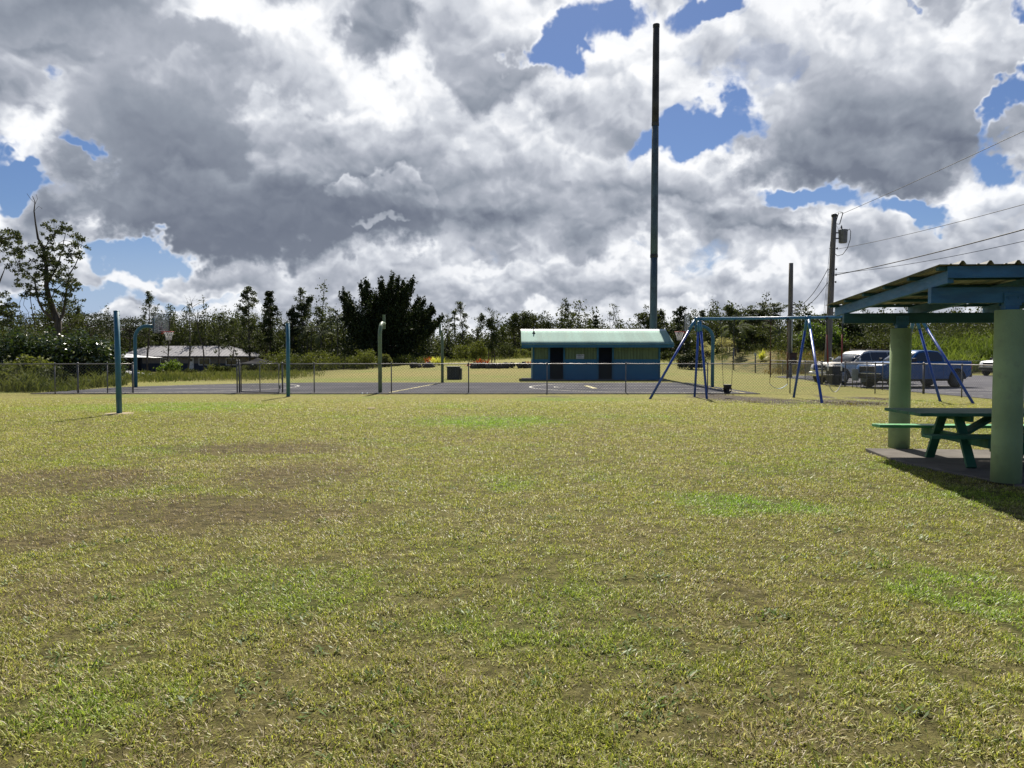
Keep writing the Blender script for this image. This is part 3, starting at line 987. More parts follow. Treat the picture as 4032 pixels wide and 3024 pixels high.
# broad-leaved weeds scattered in the turf
Vw = []
cnt = 0
while cnt < 420:
    y_ = 2.6 + 13 * RNG.random() ** 1.3
    x_ = (RNG.random() * 2 - 1) * y_ * .7
    if in_slab(np.array([x_]), np.array([y_]))[0] or brown_mask(np.array([x_]), np.array([y_]))[0] > .3:
        continue
    cnt += 1
    z_ = hgt(x_, y_)
    sz = RNG.uniform(.02, .055)
    for k in range(RNG.integers(8, 22)):
        a_ = RNG.random() * 2 * PI
        q = np.array([x_ + RNG.normal() * sz, y_ + RNG.normal() * sz, z_ + .004])
        d_ = np.array([math.cos(a_), math.sin(a_), RNG.uniform(.15, .8)]) * sz * RNG.uniform(.6, 1.2)
        w_ = np.array([-math.sin(a_), math.cos(a_), 0]) * sz * .14
        Vw.append([q, q + d_ * .55 - w_, q + d_, q + d_ * .55 + w_])
M['leaf_turfweed'] = leafmat('turf_weed_leaf', (.06, .10, .02), (.17, .27, .05), .35, .5, .3)
tag(quads('lawn_weeds', np.array(Vw), 'leaf_turfweed', kind='stuff'), label='small broad leaved weeds scattered through the foreground lawn', cat='weeds')
del V, b0, mid, tip, sd_

# ================================================================== picnic shelter
SL = .05
sh = thing('picnic_shelter', PAVO, 'open picnic shelter with green round columns, blue beams and a sloping tin roof', 'shelter')
mb = MB()
mb.poly([(5.92, 12.85, SL), (5.74, 11.6, SL), (5.74, 11.0, SL), (5.88, 10.2, SL), (6.05, 9.4, SL), (6.2, 8.66, SL), (12.3, 7.95, SL), (12.9, 12.1, SL)], thick=.14)
mb.build('slab', 'concrete', sh, bevel=.012)
ROWY = [0.0, 3.53]
ZB1 = [(2.24, 2.435), (2.14, 2.31)]     # beam bottom / top at the near and far row
for lx in (0.0, 3.9):
    for k, ly in enumerate(ROWY):
        mb = MB()
        top = ZB1[k][0] - .085
        mb.lathe([(.168, SL), (.165, SL + .5), (.163, top - .004), (.158, top)], pav(lx, ly), 36)
        c = mb.build('column', 'colgreen', sh)
        mb = MB()
        mb.box(pav(lx, ly, top + .045), (.16, .13, .10), PAVR)
        mb.box(pav(lx, ly - .065, top + .13), (.2, .012, .16), PAVR)
        mb.box(pav(lx, ly + .066, top + .13), (.2, .012, .16), PAVR)
        for bx in (-.06, .06):
            mb.tube([pav(lx + bx, ly - .085, top + .15), pav(lx + bx, ly - .05, top + .15)], .012, 6)
        mb.build('beam_bracket', 'shelterblue', sh, bevel=.004)
for k, ly in enumerate(ROWY):
    z0, z1 = ZB1[k]
    mb = MB()
    mb.beam(pav(-.93, ly, (z0 + z1) / 2), pav(5.0, ly, (z0 + z1) / 2), .105, z1 - z0)
    mb.build('beam', 'shelterblue' if k == 0 else 'shelterdark', sh, bevel=.006)
rs = (ZB1[1][1] - ZB1[0][1]) / (ROWY[1] - ROWY[0])
RY0, RY1 = -.42, 4.15


def rz_(ly):
    return ZB1[0][1] + .003 + rs * (ly - ROWY[0])


RXS = [-.86, .36, 1.58, 2.8, 4.02, 4.9]
RD = .15
for i, lx in enumerate(RXS):
    mb = MB()
    mb.beam(pav(lx, RY0, rz_(RY0) + RD / 2), pav(lx, RY1, rz_(RY1) + RD / 2), .07, RD)
    mb.build('rafter', 'shelterblue', sh, bevel=.005)
PD = .045
for i in range(6):
    ly = RY0 + .03 + i * (RY1 - RY0 - .06) / 5
    mb = MB()
    z = rz_(ly) + RD + PD / 2 + .002
    mb.beam(pav(-1.0, ly, z), pav(5.04, ly, z), .09, PD)
    mb.build('purlin', 'shelterdark', sh, bevel=.004)
mb = MB()
z = rz_(RY0 - .03) + RD
mb.beam(pav(-.92, RY0 - .055, z - .028), pav(5.0, RY0 - .055, z - .028), .02, .14)
mb.build('fascia', 'shelterblue', sh, bevel=.003)
# ribbed roof sheet: profile along x, slope along y
prof = []
x = -1.04
while x < 5.1:
    prof += [(x, 0), (x + .11, 0), (x + .118, .008), (x + .132, .008), (x + .14, 0), (x + .215, 0), (x + .245, .042), (x + .265, .042), (x + .295, 0)]
    x += .30
mb = MB()
zt = RD + PD + .004
ylist = [RY0 - .13, .4, 1.2, 2.0, 2.8, 3.6, RY1 + .07]
n = len(prof)
for j, ly in enumerate(ylist):
    for x, dz in prof:
        mb.v.append(tuple(pav(x, ly, rz_(ly) + zt + dz + .003 * math.sin(x * 3 + ly))))
for j in range(len(ylist) - 1):
    for i in range(n - 1):
        mb.f.append((j * n + i, j * n + i + 1, (j + 1) * n + i + 1, (j + 1) * n + i))
        mb.sm.append(False)
o = mb.build('roof_sheet', 'rooftin', sh, recalc=False)
md = o.modifiers.new('thick', 'SOLIDIFY')
md.thickness = .004
md.offset = 1

# ---- picnic table (long side across the view)
TO = pav(0, 0)
tr_ = PAVR * .35


def tb(x, y, z=0.0):
    c, s = math.cos(tr_), math.sin(tr_)
    return Vector((TBL.x + x * c - y * s, TBL.y + x * s + y * c, z))


TBL = Vector((5.62, 11.08, 0))
TL = 2.75
pt = thing('picnic_table', tb(TL / 2, 0, SL), 'green wooden picnic table with attached benches on the shelter slab', 'table')
zt_ = SL + .76
mb = MB()
for i in range(3):
    y = -.38 + i * .38
    mb.frame(tb(.0 + TL / 2, y, zt_ - .022), (math.cos(tr_), math.sin(tr_), 0), (-math.sin(tr_), math.cos(tr_), 0), (0, 0, 1), TL, .372, .044)
mb.build('tabletop', 'tablegreen', pt, bevel=.005)
for y, m_ in ((-.74, 'tablegreen'), (.86, 'tablegreen_lit')):
    mb = MB()
    mb.frame(tb(TL / 2, y, SL + .46), (math.cos(tr_), math.sin(tr_), 0), (-math.sin(tr_), math.cos(tr_), 0), (0, 0, 1), TL, .29, .042)
    b_ = mb.build('bench_seat', m_, pt, bevel=.005)
    if m_ == 'tablegreen_lit':
        b_['label'] = 'far side bench seat with sunlight put into its green'
for x in (.72, TL - .72):
    for s_ in (-1, 1):
        mb = MB()
        mb.beam(tb(x, .06 + s_ * .20, zt_ - .05), tb(x, .06 + s_ * .58, SL + .01), .045, .13, up=(1, 0, 0))
        mb.build('leg', 'tablegreen', pt, bevel=.004)
    mb = MB()
    mb.beam(tb(x + .05, -.86, SL + .375), tb(x + .05, .98, SL + .375), .045, .125)
    mb.build('bench_support', 'tablegreen', pt, bevel=.004)
    mb = MB()
    mb.beam(tb(x + .05, -.42, zt_ - .09), tb(x + .05, .44, zt_ - .09), .045, .085)
    mb.build('top_cleat', 'tablegreen', pt, bevel=.004)
    s_ = 1 if x < 1 else -1
    mb = MB()
    mb.beam(tb(x + .08 * s_, .06, SL + .36), tb(x + .62 * s_, .06, zt_ - .07), .24, .04)
    mb.build('brace', 'tablegreen', pt, bevel=.004)
# added low box standing in for an unclear dark shape under the table
bn = thing('dark_stand_in', tb(1.35, -.15, SL), 'dark low box added as a stand-in for an unclear dark shape beneath the picnic table', 'bench')
mb = MB()
mb.frame(tb(2.05, -.05, SL + .24), (1, 0, 0), (0, 1, 0), (0, 0, 1), 1.5, .34, .16)
mb.build('stand_in_box', 'tablegreen', bn, bevel=.006)
for x in (1.45, 2.65):
    mb = MB()
    mb.box(tb(x, -.05, SL + .08), (.08, .3, .155))
    mb.build('leg', 'tablegreen', bn)

# ================================================================== net posts
for (px, py, top, lean, lab) in ((470, 1630, 1224, -12, 'teal steel net post on a round concrete pad, nearer of the two on the lawn'),
                                 (1135, 1563, 1272, -2, 'teal steel net post in the grass beside the fence gate')):
    b = G(px, py)
    t_ = P(px + lean, top, b.y)
    t0 = thing('net_post', b, lab, 'post')
    mb = MB()
    mb.tube([b + Vector((0, 0, -.1)), t_], .074, 20)
    mb.build('pole', 'teal', t0)
    mb = MB()
    mb.lathe([(.08, -.012), (.08, .0), (.03, .012)], t_, 18)
    mb.build('cap', 'teal', t0)
    mb = MB()
    a = t_ + (b - t_) * .04
    mb.tube([a + Vector((-.095, 0, 0)), a + Vector((.095, 0, 0))], .014, 6)
    mb.build('hook_bolt', 'darkmetal', t0)
    if px == 470:
        mb = MB()
        mb.lathe([(.36, -.06), (.37, .014), (.34, .022), (.05, .022)], b, 24)
        mb.build('concrete_pad', 'ring', t0)
    else:
        mb = MB()
        mb.lathe([(.14, -.06), (.14, .012), (.08, .02)], b, 16)
        mb.build('concrete_pad', 'ring', t0)

# ================================================================== swing set
AL, AM, AR = P(2745, 1256, 29.0), P(3180, 1251, 28.3), P(3612, 1246, 27.6)
ss = thing('swing_set', (AM.x, AM.y, 0), 'tall swing frame with a teal top beam and blue slanted legs', 'swing set')
mb = MB()
d_ = (AR - AL).normalized()
mb.tube([AL - d_ * .02, AR + d_ * .02], .056, 16)
mb.build('top_beam', 'tealbeam', ss)


def leg(top, foot):
    mb = MB()
    top, foot = Vector(top), Vector(foot)
    m_ = top + (foot - top) * .13
    mb.tube([m_, foot + (foot - top).normalized() * .08], .045, 14)
    lg = mb.build('leg', 'blue', ss)
    mb = MB()
    mb.tube([top + (foot - top) * .01, m_ + (foot - top) * .012], .055, 14)
    mb.build('leg_sleeve', 'tealbeam', lg)
    return lg


leg(AL + Vector((-.07, 0, -.02)), G(2560, 1570))
leg(AL + Vector((.08, .05, -.05)), G(2735, 1562))
leg(AL + Vector((.10, -.05, -.05)), G(2783, 1570))
leg(AM + Vector((0, .05, -.04)), G(3125, 1565))
leg(AM + Vector((.01, -.05, -.04)), G(3237, 1590))
leg(AR + Vector((-.05, -.02, -.04)), G(3702, 1581))
leg(AR + Vector((.06, -.05, -.02)), G(3833, 1590))
leg(AR + Vector((-.08, .05, -.04)), G(3522, 1566))
for a in (AL, AM, AR):
    mb = MB()
    mb.tube([a - d_ * .10, a + d_ * .10], .072, 16)
    mb.tube([a - d_ * .105, a - d_ * .075], .088, 16)
    mb.tube([a + d_ * .075, a + d_ * .105], .088, 16)
    mb.build('joint_collar', 'tealbeam', ss)
for q in (.2, .36, .52, .68, .84):
    for A0, A1 in ((AL, AM), (AM, AR)):
        pass


def chain_piece(mb, a, b, r=.010):
    """chain as alternating flat links"""
    a, b = Vector(a), Vector(b)
    L = (b - a).length
    nlk = max(2, int(L / .05))
    d = (b - a).normalized()
    for i in range(nlk):
        p0 = a + (b - a) * (i / nlk)
        p1 = a + (b - a) * ((i + .92) / nlk)
        u = (1, 0, 0) if i % 2 else (0, 1, 0)
        mb.beam(p0, p1, r * 2.0, r * .9, up=u)


def swing(name, label, pxs, seat_px, y_top_extra, kind, sleeve=None):
    """pxs: the two chain pixel columns on the beam; seat_px: left and right seat attach pixel (x,y)"""
    tops = []
    for px in pxs:
        tt = (P(px, 1250, 28.3).x - AL.x) / (AR.x - AL.x)
        p = AL + (AR - AL) * tt
        Y = p.y
        p = Vector((P(px, 1250, Y).x, Y, p.z - .056))
        tops.append(p)
    ends = [P(sx, sy, tops[i].y - y_top_extra) for i, (sx, sy) in enumerate(seat_px)]
    mid_ = (ends[0] + ends[1]) / 2
    r_ = thing(name, (mid_.x, mid_.y, mid_.z), label, 'swing', 'swings hanging from the swing set')
    for a, b in zip(tops, ends):
        mb = MB()
        mb.box(a + Vector((0, 0, .02)), (.07, .13, .09))
        mb.tube([a, a + Vector((0, 0, -.10))], .022, 8)
        mb.build('hanger', 'darkmetal', r_)
        mb = MB()
        chain_piece(mb, a + Vector((0, 0, -.08)), b)
        ch = mb.build('chain', 'darkmetal' if not sleeve or sleeve[0] != 'rust' else 'rust', r_)
        if sleeve:
            for (s0, s1, m_) in sleeve[1]:
                mb = MB()
                mb.tube([a + (b - a) * s0, a + (b - a) * s1], .026, 10)
                mb.build('chain_sleeve', m_, ch)
    if kind == 'belt':
        depth = sleeve[2]
        mb = MB()
        N_ = 14
        pts = []
        for i in range(N_ + 1):
            q = i / N_
            p = ends[0] + (ends[1] - ends[0]) * q
            p.z -= depth * (1 - (2 * q - 1) ** 2)
            pts.append(p)
        for i in range(N_):
            mb.beam(pts[i], pts[i + 1] + (pts[i + 1] - pts[i]) * .05, .15 if 1 < i < N_ - 2 else .10, .014, up=(0, 0, 1))
        mb.build('belt_seat', sleeve[3], r_)
    else:
        c = mid_
        mb = MB()
        w = (ends[1] - ends[0]).length
        # bucket: rim, shell walls with leg holes, crotch post
        mb.lathe([(w * .50, .02), (w * .52, .0), (w * .50, -.03), (w * .46, -.13), (w * .40, -.15), (w * .38, -.12)], c, 18)
        mb.box(c + Vector((0, -w * .34, -.22)), (.09, .03, .18))
        mb.box(c + Vector((0, w * .34, -.22)), (.20, .03, .18))
        mb.lathe([(w * .20, -.28), (w * .36, -.26), (w * .38, -.29), (w * .2, -.32)], c, 14)
        for s_ in (-1, 1):
            mb.tube([c + Vector((s_ * w * .49, 0, -.10)), c + Vector((s_ * w * .46, 0, -.2)), c + Vector((s_ * w * .3, 0, -.29))], .018, 8)
        mb.build('bucket_seat', 'black', r_)
    return r_


swing('bucket_swing', 'black bucket swing on plain chains, beside the basketball pole', (2838, 2891), ((2848, 1516), (2881, 1516)), 0, 'bucket')
swing('belt_swing', 'pale belt swing on rusty brown chains in front of the short wooden pole', (3036, 3101), ((3031, 1512), (3101, 1512)), 0, 'belt',
      ('rust', ((.50, .78, 'rust'),), .17, 'swingblue'))
swing('belt_swing', 'grey belt swing on red sleeved chains in front of the black bins', (3255, 3318), ((3262, 1511), (3312, 1511)), 0, 'belt',
      ('steel', ((.02, .24, 'darkmetal'), (.24, .68, 'redsleeve'), (.68, .80, 'whitep')), .30, 'swinggrey'))

# ================================================================== chain-link fences
def diamond(mb, a, b, z0, z1, sp=.085, r=.0028):
    """chain-link fabric between ground points a and b: two families of diagonal wires"""
    a, b = Vector((a[0], a[1], 0)), Vector((b[0], b[1], 0))
    L = (b - a).length
    d = (b - a).normalized()
    nrm = Vector((-d.y, d.x, 0)) * r
    H = z1 - z0
    for sgn in (1, -1):
        u = -H if sgn == 1 else 0
        end = L if sgn == 1 else L + H
        u += .02
        while u < end:
            # wire from (u,z0) to (u+sgn*H,z1), clipped to 0..L
            ua, ub = u, u + sgn * H
            ta, tb_ = 0.0, 1.0
            for _ in (0,):
                if ua < 0:
                    ta = (0 - ua) / (ub - ua)
                if ub < 0:
                    tb_ = (0 - ua) / (ub - ua)
                if ua > L:
                    ta = (L - ua) / (ub - ua)
                if ub > L:
                    tb_ = (L - ua) / (ub - ua)
            if tb_ > ta:
                p0 = a + d * (ua + (ub - ua) * ta) + Vector((0, 0, z0 + H * ta)) + nrm * sgn
                p1 = a + d * (ua + (ub - ua) * tb_) + Vector((0, 0, z0 + H * tb_)) + nrm * sgn
                ax = (p1 - p0).normalized()
                s1 = nrm.normalized() * r
                s2 = ax.cross(s1).normalized() * r
                mb.add([p0 + s1, p0 - s1 * .5 + s2, p0 - s1 * .5 - s2, p1 + s1, p1 - s1 * .5 + s2, p1 - s1 * .5 - s2],
                       [(0, 1, 4, 3), (1, 2, 5, 4), (2, 0, 3, 5)])
            u += sp * 1.4142


def fence(label, pts, H=1.25, bottoms=None, rail='rail', pr=.024, sp=.085, term=()):
    c = sum((Vector((p[0], p[1], 0)) for p in pts), Vector()) / len(pts)
    f_ = thing('chain_link_fence', (c.x, c.y, 0), label, 'fence', 'chain link fences around the court and parking lot')
    gz = [hgt(p[0], p[1]) for p in pts]
    rb = MB()
    rb.tube([Vector((p[0], p[1], z + H)) for p, z in zip(pts, gz)], .021, 10)
    rb.build('top_rail', rail, f_)
    for i, (p, z) in enumerate(zip(pts, gz)):
        mb = MB()
        r = pr * (1.5 if i in term else 1)
        mb.tube([Vector((p[0], p[1], z - .25)), Vector((p[0], p[1], z + H - (.03 if i not in term else -.03)))], r, 10)
        mb.lathe([(r * 1.25, -.03), (r * 1.3, .03), (r * .9, .055), (.004, .07)], Vector((p[0], p[1], z + H)), 10)
        mb.build('post', 'galv', f_)
    for i in range(len(pts) - 1):
        mb = MB()
        z = min(gz[i], gz[i + 1])
        diamond(mb, pts[i], pts[i + 1], z + .03, z + H - .01, sp)
        mb.build('wire_mesh', 'wire', f_, recalc=False)
        if i % 1 == 0:
            pass
    return f_


FY = 32.55
fx = lambda px, Y=FY: P(px, 1500, Y).x
fence('chain link fence along the court front, from the gate to the swing set', [(fx(q), FY) for q in (1112, 1237, 1541, 1845, 2154, 2464, 2786, 3111)] + [(15.3, 32.4), (17.25, 32.2)], term=(0, 9))
fence('chain link fence at the far left in front of the tangled bushes', [(-30, 30.2), (-26, 30.9), (-22.5, 31.5), (fx(252), 31.9), (fx(320), 32.3), (fx(423), FY), (fx(523), FY)], term=(4, 6))
fence('chain link fence along the parking lot side', [(18.95, 56.4), (19.0, 53.2), (19.05, 50), (18.2, 46.2), (17.0, 42.2)], term=(0, 4))
fence('chain link fence between the swings and the parked blue truck', [(17.15, 39.6), (17.2, 37.3), (17.3, 35.9), (17.25, 32.25), (17.2, 29.4), (17.1, 26.2), (17.0, 23.0)], term=(0, 3))
fence('low chain link fence at the foot of the overgrown bank', [(22, 62.6), (26, 63.0), (30, 63.4), (34, 63.8), (38, 64.2), (42, 64.6), (46, 65)], H=1.1)
# small gate between the two runs of the parking fence
gt = thing('gate', (17.05, 40.9, 0), 'small framed gate standing by the black bins', 'gate', 'gates in the chain link fences')
A_, B_ = (17.0, 42.1), (17.12, 39.7)
A_ = (P(3239, 1500, 40.6).x, 40.6)
B_ = (P(3314, 1500, 39.7).x, 39.7)
mb = MB()
mb.tube([(A_[0], A_[1], .08), (A_[0], A_[1], 1.15), (B_[0], B_[1], 1.15), (B_[0], B_[1], .08), (A_[0], A_[1], .08)], .02, 8)
mb.tube([(A_[0], A_[1], .58), (B_[0], B_[1], .58)], .018, 8)
mb.build('gate_frame', 'galv', gt)
mb = MB()
diamond(mb, A_, B_, .09, 1.13)
mb.build('wire_mesh', 'wire', gt, recalc=False)
# big double-post gate leaf left of the net post
gt = thing('gate', (fx(1020), FY - .1, 0), 'wide chain link gate leaf standing before the dark canopy', 'gate', 'gates in the chain link fences')
A_, B_ = (fx(950), FY - .02), (fx(1108), FY - .35)
mb = MB()
mb.tube([(A_[0], A_[1], .07), (A_[0], A_[1], 1.26), (B_[0], B_[1], 1.26), (B_[0], B_[1], .05), (A_[0], A_[1], .07)], .024, 8)
mm = ((A_[0] + B_[0]) / 2, (A_[1] + B_[1]) / 2)
mb.tube([(mm[0], mm[1], .06), (mm[0], mm[1], 1.26)], .02, 8)
mb.build('gate_frame', 'galv', gt)
mb = MB()
diamond(mb, A_, B_, .08, 1.24)
mb.build('wire_mesh', 'wire', gt, recalc=False)
mb = MB()
mb.box((B_[0] + .03, B_[1], .28), (.07, .07, .14))
mb.build('latch', 'galv', gt)
for dx in (-.10, .0):
    mb = MB()
    x_ = fx(942) + dx
    mb.tube([(x_, FY + .03, -.2), (x_, FY + .03, 1.36)], .035 if dx == 0 else .028, 12)
    mb.lathe([(.04, 0), (.045, .03), (.01, .06)], (x_, FY + .03, 1.36), 10)
    mb.build('gate_post', 'galv', gt)
mb = MB()
q = P(995, 1431, FY - .12)
mb.box((q.x, q.y, 1.235), (.05, .03, .07))
mb.build('padlock', 'whitep', gt)

# ================================================================== basketball hoops
def hoop(label, base, d, board=True, H=3.2, reach=1.0, mat_='teal', dep=1.35, tall=.95):
    d = Vector(d).normalized()
    s = Vector((-d.y, d.x, 0))
    b = Vector(base)
    h_ = thing('basketball_hoop' if board else 'bent_goal_post', b, label, 'basketball hoop' if board else 'goal post',
               'basketball hoops at the court ends' if board else 'bent sage green posts without boards')
    pts = [b + Vector((0, 0, -.1)), b + Vector((0, 0, H - .75))]
    for i in range(1, 9):
        a = i / 8 * PI / 2
        pts.append(b + Vector((0, 0, H - .75)) + Vector((0, 0, .62 * math.sin(a))) + d * (.62 * (1 - math.cos(a))))
    tipz = pts[-1].z
    pts.append(b + d * reach + Vector((0, 0, tipz)))
    mb = MB()
    mb.tube(pts, .085, 16)
    mb.build('pole', mat_, h_)
    e = b + d * reach + Vector((0, 0, tipz))
    mb = MB()
    mb.frame(e + d * .05 + Vector((0, 0, .08)), d, s, (0, 0, 1), .07, .11, .62)
    mb.build('mount_post', mat_, h_)
    if board:
        e = e + d * .45
        bz = e.z + .12
        mb = MB()
        c = Vector((e.x, e.y, bz))
        for k in (-1, 1):
            mb.beam(c + s * k * (dep / 2) + Vector((0, 0, -tall / 2)), c + s * k * (dep / 2) + Vector((0, 0, tall / 2)), .03, .03, up=d)
            mb.beam(c + s * (dep / 2 + .015) + Vector((0, 0, k * tall / 2)), c - s * (dep / 2 + .015) + Vector((0, 0, k * tall / 2)), .03, .03)
        fr = mb.build('backboard_frame', 'darkmetal', h_)
        mb = MB()
        mb.frame(c, d, s, (0, 0, 1), .012, dep - .03, tall - .03)
        mb.build('backboard', 'clearboard', h_)
        mb = MB()
        q = c + d * .012 + Vector((0, 0, -.12))
        for k in (-1, 1):
            mb.frame(q + s * k * .29, d, s, (0, 0, 1), .006, .05, .45)
            mb.frame(q + Vector((0, 0, k * .225)), d, s, (0, 0, 1), .008, .62, .05)
        mb.build('target_square', 'greypanel', h_)
        mb = MB()
        a0 = b + d * (reach + .08) + Vector((0, 0, tipz))
        for k in (-1, 1):
            mb.beam(a0 + Vector((0, 0, .1 * k)), c - d * .02 + s * .12 * k + Vector((0, 0, -.2)), .05, .07)
        mb.box(c - d * .06 + Vector((0, 0, -.3)), (.12, .3, .2) if abs(d.x) > .5 else (.3, .12, .2))
        mb.build('arm', 'darkmetal', h_)
        rz0 = bz - tall / 2 + .08
        rc = c + d * .38
        rc.z = rz0
        ring = [rc + (d * math.cos(a) + s * math.sin(a)) * .23 for a in [2 * PI * i / 20 for i in range(21)]]
        mb = MB()
        mb.tube(ring, .016, 8, caps=False)
        mb.beam(c + d * .02 + Vector((0, 0, rz0 - c.z)), rc - d * .2, .16, .03)
        mb.beam(c + d * .02 + Vector((0, 0, rz0 - c.z - .1)), rc - d * .2 + Vector((0, 0, -.02)), .1, .03)
        mb.build('rim', 'red', h_)
        mb = MB()
        K = 10
        for i in range(K):
            for sg in (1, -1):
                lv = [(0, .225), (-.16, .17), (-.30, .125), (-.42, .12)]
                pp = []
                for j, (dz, r) in enumerate(lv):
                    a = 2 * PI * (i + sg * j * .5) / K
                    pp.append(rc + (d * math.cos(a) + s * math.sin(a)) * r + Vector((0, 0, dz)))
                mb.tube(pp, .010, 4)
        mb.build('net', 'net', h_)
    return h_


b = G(535, 1527)
hoop('teal basketball hoop with clear board at the court left end', b, (1, -.12, 0), H=3.18, reach=.95)
b = G(2805, 1527)
hoop('teal basketball hoop with clear board behind the swing frame', b, (-1, .02, 0), H=3.18, reach=.82)
b = G(1497, 1548)
hoop('tall bent sage green post at the near court edge', (b.x, b.y, 0), (.035, 1, 0), board=False, H=3.12, reach=.85, mat_='sage')
b = G(1742, 1508)
hoop('distant bent sage green post at the far court edge beside the black box', (b.x, b.y, 0), (-.05, -1, 0), board=False, H=3.12, reach=.85, mat_='sage')

# ================================================================== restroom building
BY = 50.0
x0, x1 = P(2098, 1497, BY).x, P(2598, 1497, BY).x
WH, DEP = 2.26, 4.4
rb = thing('restroom_building', ((x0 + x1) / 2, BY + DEP / 2, 0), 'small blue and green restroom building with a corrugated green roof', 'building')
dx = [(P(2165, 1500, BY).x, P(2218, 1500, BY).x), (P(2356, 1500, BY).x, P(2410, 1500, BY).x)]
segs = [(x0, dx[0][0]), (dx[0][1], dx[1][0]), (dx[1][1], x1)]
ZS = P(2300, 1415, BY).z
up_, lo_ = MB(), MB()
for a, b in segs:
    up_.box2((a, BY, ZS), (b, BY + .14, WH))
    lo_.box2((a, BY - .012, 0), (b, BY + .14, ZS - .002))
for X in (x0, x1 - .14):
    up_.box2((X, BY + .142, ZS), (X + .14, BY + DEP - .142, WH))
    lo_.box2((X - (.012 if X == x0 else -.0), BY + .142, 0), (X + .14 + (.012 if X != x0 else 0), BY + DEP - .142, ZS - .002))
up_.box2((x0, BY + DEP - .14, ZS), (x1, BY + DEP, WH))
lo_.box2((x0, BY + DEP - .14, 0), (x1, BY + DEP + .012, ZS - .002))
up_.build('upper_wall', 'wallgreen', rb)
lo_.build('lower_wall', 'wallblue', rb)
for a, b in dx:
    mb = MB()
    for X in (a - .11, b - .01):
        mb.box2((X, BY - .03, .06), (X + .12, BY - .014, WH - .1))
    mb.box2((a - .11, BY - .03, WH - .1), (b + .11, BY - .014, WH))
    mb.build('door_frame', 'trimblue', rb)
    mb = MB()
    mb.box2((a - .35, BY + 1.25, 0), (b + .35, BY + 1.32, WH - .01))
    mb.build('shade_coloured_screen', 'hskirt', rb)  # near-black colour puts the shade of the unlit interior behind the doorway
mb = MB()
for X in (x0 - .02, x1 - .1):
    mb.box2((X, BY - .032, .0), (X + .12, BY - .013, WH - .02))
mb.build('corner_trim', 'trimblue', rb)
mb = MB()
mb.box2((x0 - .7, BY - .75, -.1), (x1 + .5, BY + DEP + .3, .035))
mb.build('floor_slab', 'concrete', rb)
mb = MB()
for a, b in dx:
    mb.box2((a - .12, BY - .12, .036), (b + .12, BY + .1, .075))
mb.build('door_step', 'concrete', rb)
mb = MB()
mb.box2((x0 + .05, BY + .15, WH - .04), (x1 - .05, BY + DEP - .15, WH))
mb.build('ceiling', 'wallblue', rb)
# roof: gable with corrugated sheets
RX0, RX1 = P(2053, 1360, BY - .7).x, P(2656, 1360, BY - .7).x
YE, YR = BY - .72, BY + DEP / 2
ZE = P(2300, 1356, YE).z
ZR = P(2300, 1298, YR).z
for sgn, nm in ((-1, 'roof'), (1, 'roof')):
    mb = MB()
    pit = .085
    K = int((RX1 - RX0) / pit * 6)
    rows = 4
    for j in range(rows + 1):
        q = j / rows
        y = (YE if sgn < 0 else 2 * YR - YE) * (1 - q) + (YR - .01 * (1 if sgn < 0 else -1)) * q
        z = ZE * (1 - q) + ZR * q
        for i in range(K + 1):
            x = RX0 + (RX1 - RX0) * i / K
            # hip-like slant of the gable ends
            sk = .0
            mb.v.append((x, y, z + .013 * math.sin(2 * PI * x / pit) + .004 * math.sin(x * 1.3 + j)))
    for j in range(rows):
        for i in range(K):
            a = j * (K + 1) + i
            mb.f.append((a, a + 1, a + K + 2, a + K + 1))
            mb.sm.append(True)
    o = mb.build(nm, 'corr', rb, recalc=False)
    md = o.modifiers.new('thick', 'SOLIDIFY')
    md.thickness = .004
mb = MB()
mb.poly([(RX0 - .01, YR - .24, ZR - .09), (RX1 + .01, YR - .24, ZR - .09), (RX1 + .01, YR, ZR + .035), (RX0 - .01, YR, ZR + .035)], thick=.004)
mb.poly([(RX0 - .01, YR + .24, ZR - .09), (RX0 - .01, YR, ZR + .035), (RX1 + .01, YR, ZR + .035), (RX1 + .01, YR + .24, ZR - .09)], thick=.004)
mb.build('ridge_cap', pmat('ridge_flashing', (.5, .58, .56), .5, .0, var=.06), rb)
mb = MB()
mb.box2((RX0 + .03, YE + .03, ZE - .20), (RX1 - .03, YE + .06, ZE - .02))
mb.box2((RX0 + .03, 2 * YR - YE - .06, ZE - .20), (RX1 - .03, 2 * YR - YE - .03, ZE - .02))
mb.build('fascia_board', 'trimblue', rb)
for X in (RX0 + .03, RX1 - .06):
    mb = MB()
    mb.beam((X + .015, YE + .062, ZE - .10), (X + .015, YR, ZR - .10), .03, .15)
    mb.beam((X + .015, 2 * YR - YE - .062, ZE - .10), (X + .015, YR, ZR - .10), .03, .15)
    mb.build('barge_board', 'trimblue', rb)
mb = MB()
for X in (x0 + .01, x1 - .05):
    mb.add([(X, BY + .01, WH), (X, BY + DEP - .01, WH), (X, YR, WH + .9), (X + .04, BY + .01, WH), (X + .04, BY + DEP - .01, WH), (X + .04, YR, WH + .9)],
           [(0, 1, 2), (3, 5, 4), (0, 3, 4, 1), (1, 4, 5, 2), (2, 5, 3, 0)])
mb.build('gable_wall', 'wallgreen', rb)
mb = MB()
mb.box2((RX0 + .06, YE + .062, WH - .015), (RX1 - .06, BY - .002, WH + .0))
mb.build('soffit', 'wallblue', rb)
vp = P(2102, 1318, YR - .75)
mb = MB()
zr = ZE + (ZR - ZE) * (vp.y - YE) / (YR - YE)
mb.tube([(vp.x, vp.y, zr - .05), (vp.x, vp.y, zr + .42)], .04, 10)
mb.lathe([(.13, zr - .02), (.06, zr + .06), (.045, zr + .12)], (vp.x, vp.y, 0), 12)
mb.build('vent_pipe', 'darkmetal', rb)
